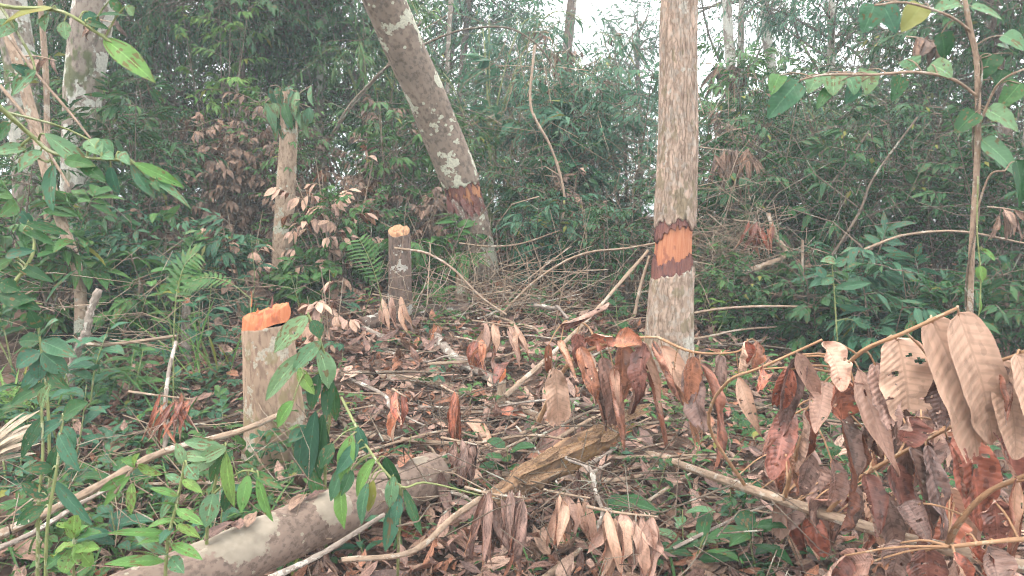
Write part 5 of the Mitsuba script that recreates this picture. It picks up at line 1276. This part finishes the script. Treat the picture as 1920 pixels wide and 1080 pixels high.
# herbs and seedlings of the floor
def herb(label, px, py, h, n, leaf, bsdf, seed, name='seedling', shape='lance', w=.33, Y=None, stems=1, hang=.35, group='seedlings on the forest floor', cat='seedling'):
    """A little plant rooted at the ground seen in pixel (px, py)."""
    rng = R(seed + 700); foot = onground(px, py) if Y is None else below(px, Y); t = thing(name, label, cat, group)
    for s in range(stems):
        a = rng.rand() * 2 * PI; e = foot + [math.cos(a) * h * .25, math.sin(a) * h * .25, h * rng.uniform(.75, 1.1)]
        f0 = foot + rng.normal(size=3) * [.02, .02, 0] * (stems > 1)
        sp = spline([f0, (f0 + e) / 2 + rng.normal(size=3) * h * .05, e], 24)
        part(t, 'stem', MB().tube(sp, .0035 + .004 * h, .002, 5, smoothed=False).ply('twig_green'))
        for k in range(n):
            i = 8 + int(15 * (k + .6) / n); an = k * 2.4 + rng.rand()
            d = np.array([math.cos(an), math.sin(an), .35 - hang * rng.rand() * 1.6]); l = leaf * rng.uniform(.65, 1.15)
            b = sp[min(i, 23)] + d * .012
            v, f, uv = blade(b, b + norm(d) * l, l * w, [rng.normal() * .2, -.25, 1], rng, shape, 9, 2, .09, .3, .12, wav=.15)
            part(t, 'leaf', mikit.ply((v, f), bsdf, smooth=True, uv=uv))
    return t


HB = [  # px, py of the foot, height, leaves, leaf, bsdf, words
    (30, 900, .5, 9, .17, DK, 'tall dark seedling at the left edge above the palm frond'), (130, 880, .4, 8, .15, BL, 'dull green seedling right of the palm frond'),
    (200, 1010, .35, 8, .14, DK, 'dark seedling between the crinkled herb and the small leaved plant'), (60, 1020, .35, 8, .14, MD, 'seedling at the far bottom left before the stalks'),
    (420, 1060, .26, 9, .11, BL, 'low seedling at the lower end of the grey log'), (250, 1075, .25, 8, .13, BL, 'seedling at the bottom edge under the small leaved plant'),
    (470, 970, .3, 7, .12, DK, 'dark seedling behind the grey log at left'), (240, 760, .4, 8, .14, MD, 'seedling among curled strips left of the thick stump'),
    (170, 800, .5, 9, .15, BL, 'leafy seedling right of the broad dull leaved sapling'), (400, 700, .55, 9, .15, BL, 'seedling with arching leaves just left of the thick stump'),
    (330, 680, .6, 9, .15, MD, 'seedling under the fern left of the thick stump'), (270, 640, .6, 10, .14, BL, 'spreading seedling around the thin weathered orange stump'),
    (200, 620, .6, 9, .15, DK, 'shaded seedling right of the grey lichen spotted stem'), (440, 610, .6, 10, .14, BL, 'seedling with layered leaves behind the thick stump'),
    (385, 590, .6, 9, .14, PA, 'pale leaved seedling left behind the thick stump'), (110, 600, .6, 9, .15, DK, 'dark seedling at the foot of the crooked pale sapling'),
    (570, 600, .4, 8, .12, MD, 'seedling right behind the thick stump'), (30, 700, .6, 9, .16, DK, 'dark leafy seedling at the left edge in the middle'),
    (465, 850, .3, 9, .11, MD, 'seedling hiding the left foot of the thick stump'), (515, 885, .28, 9, .12, BL, 'seedling in front of the foot of the thick stump'), (560, 880, .3, 9, .11, MD, 'seedling at the right foot of the thick stump'),
    (800, 950, .16, 8, .07, MD, 'tiny seedling right of the log end'), (850, 905, .16, 8, .075, DK, 'tiny dark seedling below the log end'), (880, 770, .14, 6, .07, MD, 'tiny seedling under the long tan branch'),
    (760, 880, .18, 7, .08, DK, 'tiny dark seedling on the near side of the log end'), (1180, 800, .3, 8, .07, FR, 'fresh light green seedling below the upright tree'), (1230, 770, .25, 7, .07, MD, 'small seedling at the root of the upright tree'),
    (1290, 900, .22, 9, .07, MD, 'small seedling right of the forked twig'), (1230, 940, .2, 8, .08, DK, 'small dark seedling under the forked twig'), (1150, 880, .18, 8, .07, BL, 'small seedling beside the rotten log'),
    (1380, 1000, .2, 8, .09, BL, 'seedling at the bottom right of centre'), (1300, 1060, .2, 6, .12, PA, 'pale lance leaved seedling at the bottom edge right of centre'), (1350, 760, .2, 8, .08, MD, 'seedling right of the long hanging leaves'),
    (1460, 1030, .25, 8, .1, DK, 'dark seedling under the fallen branch at right'), (1040, 700, .2, 7, .07, MD, 'seedling in the litter left of the rust leaves'), (960, 920, .2, 7, .12, DK, 'dark glossy seedling behind the bunch of tan leaves'),
    (690, 1070, .2, 6, .14, BL, 'seedling at the bottom edge under the hanging lance leaves'), (590, 980, .2, 7, .12, MD, 'seedling beneath the log on its far side'), (1160, 1070, .3, 6, .2, DK, 'broad dark leaved seedling at the bottom edge in the centre'),
    (1290, 1085, .25, 6, .22, DK, 'very broad dark leaved seedling at the bottom edge'), (1420, 1085, .25, 6, .2, DK, 'broad dark leaves at the bottom edge left of the red leaves'), (840, 600, .25, 8, .1, MD, 'seedling in front of the small splintered stump'),
    (680, 600, .3, 8, .1, MD, 'seedling left of the slim dark stump foot'), (1010, 610, .25, 8, .09, DK, 'seedling left of the leaning pole'), (1160, 640, .35, 9, .12, DK, 'dark seedling left of the upright tree foot'),
    (1340, 640, .4, 9, .1, FR, 'light seedling right of the upright tree foot'), (1480, 650, .45, 9, .1, MD, 'seedling between the hooked branch and the dead leaves'), (1560, 660, .4, 9, .12, BL, 'blue green seedling behind the dead branch'),
    (1700, 640, .4, 9, .13, BL, 'seedling behind the largest tan leaf'), (1420, 720, .25, 8, .09, MD, 'seedling under the orange twig at right'), (1880, 620, .5, 9, .12, DK, 'seedling at the right edge behind the vine wrapped sapling'),
    (1620, 1000, .3, 8, .12, DK, 'dark seedling below the hanging red leaves'), (1800, 900, .4, 8, .13, DK, 'dark seedling shaded by the largest dead leaves'),
]
for i, (px, py, h, n, lf, bs, lab) in enumerate(HB):
    herb(lab, px, py, h, n, lf, bs, i, shape='oval' if i % 4 == 3 else 'lance', w=.3 + .1 * (i % 3), stems=1 + (h > .38))


# creeping ground cover
def cover(label, px, py, n, s, bsdf, seed, leaf=.045, per=6):
    rng = R(seed + 850); c = onground(px, py)
    O = c + rng.normal(size=(n, 3)) * [s, s * 1.1, 0]; O[:, 2] = ground_z(O[:, 0], O[:, 1]) + .02 + .09 * rng.rand(n)
    L, tw = sprays(O, rng.normal(size=(n, 3)) * [1, 1, .3] + [0, 0, .15], rng.uniform(.08, .22, n), per, leaf, leaf * .5, rng, .1, .9, .5)
    v, f, uv = join(*mass(**L, shape='oval', nt=3))
    t = single('ground_cover', mikit.ply((v, f), bsdf, smooth=True, uv=uv), label, 'ground cover', kind='stuff')
    mb = MB(); sticks(mb, tw, .0016, .0008); part(t, 'creeping_stems', mb.ply('twig_green'), kind='stuff')


cover('small creeping plants over the litter at bottom centre', 960, 960, 40, .3, 'leaf_dark', 1)
cover('small creeping plants at bottom right of centre', 1300, 960, 50, .3, 'leaf_dark', 2)
cover('small creeping plants round the foot of the upright tree', 1240, 740, 110, .4, 'leaf_mid', 3)
cover('small creeping plants right of the upright tree foot', 1420, 720, 130, .5, 'leaf_mid', 4, .05)
cover('small creeping plants behind the middle litter', 900, 610, 120, .6, 'leaf_mid', 5, .06)
cover('small creeping plants along the left floor', 180, 780, 170, .5, 'leaf_blue', 6, .07)
cover('small creeping plants at the bottom left corner', 250, 980, 170, .35, 'leaf_mid', 7, .07)
cover('small creeping plants along the lower grey log', 520, 960, 70, .25, 'leaf_dark', 8, .05)
cover('small creeping plants among the left undergrowth', 330, 650, 150, .5, 'leaf_blue', 9, .09)
cover('small creeping plants in the right foreground', 1680, 900, 130, .45, 'leaf_dark', 10, .06)


# grass
def grass(label, px, py, n, h, s, bsdf, seed, droop=1.2):
    rng = R(seed + 800); c = onground(px, py)
    B = c + rng.normal(size=(n, 3)) * [s, s, 0]; B[:, 2] = ground_z(B[:, 0], B[:, 1])
    a = rng.rand(n) * 2 * PI
    D = np.stack([np.cos(a) * .5, np.sin(a) * .5, np.ones(n)], -1); N = np.stack([-np.cos(a), -np.sin(a), np.full(n, .5)], -1)
    l = h * rng.uniform(.5, 1.1, n)
    v, f, uv = join(*mass(B, D, N, l, .008 + .006 * rng.rand(n), droop * rng.uniform(.5, 1.3, n), .4, rng.randint(0, 4000, n), 'strap', 5))
    single('grass', mikit.ply((v, f), bsdf, smooth=True, uv=uv), label, 'grass', kind='stuff')


grass('green grass blades at the left edge', 20, 800, 90, .42, .12, FR, 1)
grass('grass blades between the left saplings', 150, 730, 60, .4, .14, MD, 2)
grass('long thin grass among the left litter', 330, 760, 30, .55, .16, MD, 3)
grass('long leaning grass blades left of the thick stump', 400, 720, 16, .75, .08, FR, 4, .7)
grass('sparse grass beside the bottom centre leaves', 880, 990, 60, .2, .25, MD, 5)
grass('sparse grass under the fallen branch at right', 1330, 1000, 60, .22, .3, MD, 6)
grass('tufted grass at the bottom left corner', 120, 1000, 110, .3, .3, MD, 8)
grass('thin grass below the small leaved plant', 400, 1000, 70, .28, .25, FR, 9)
grass('grass blades in the right foreground behind dead leaves', 1690, 900, 60, .3, .2, MD, 7)
print('entries', len(scene))
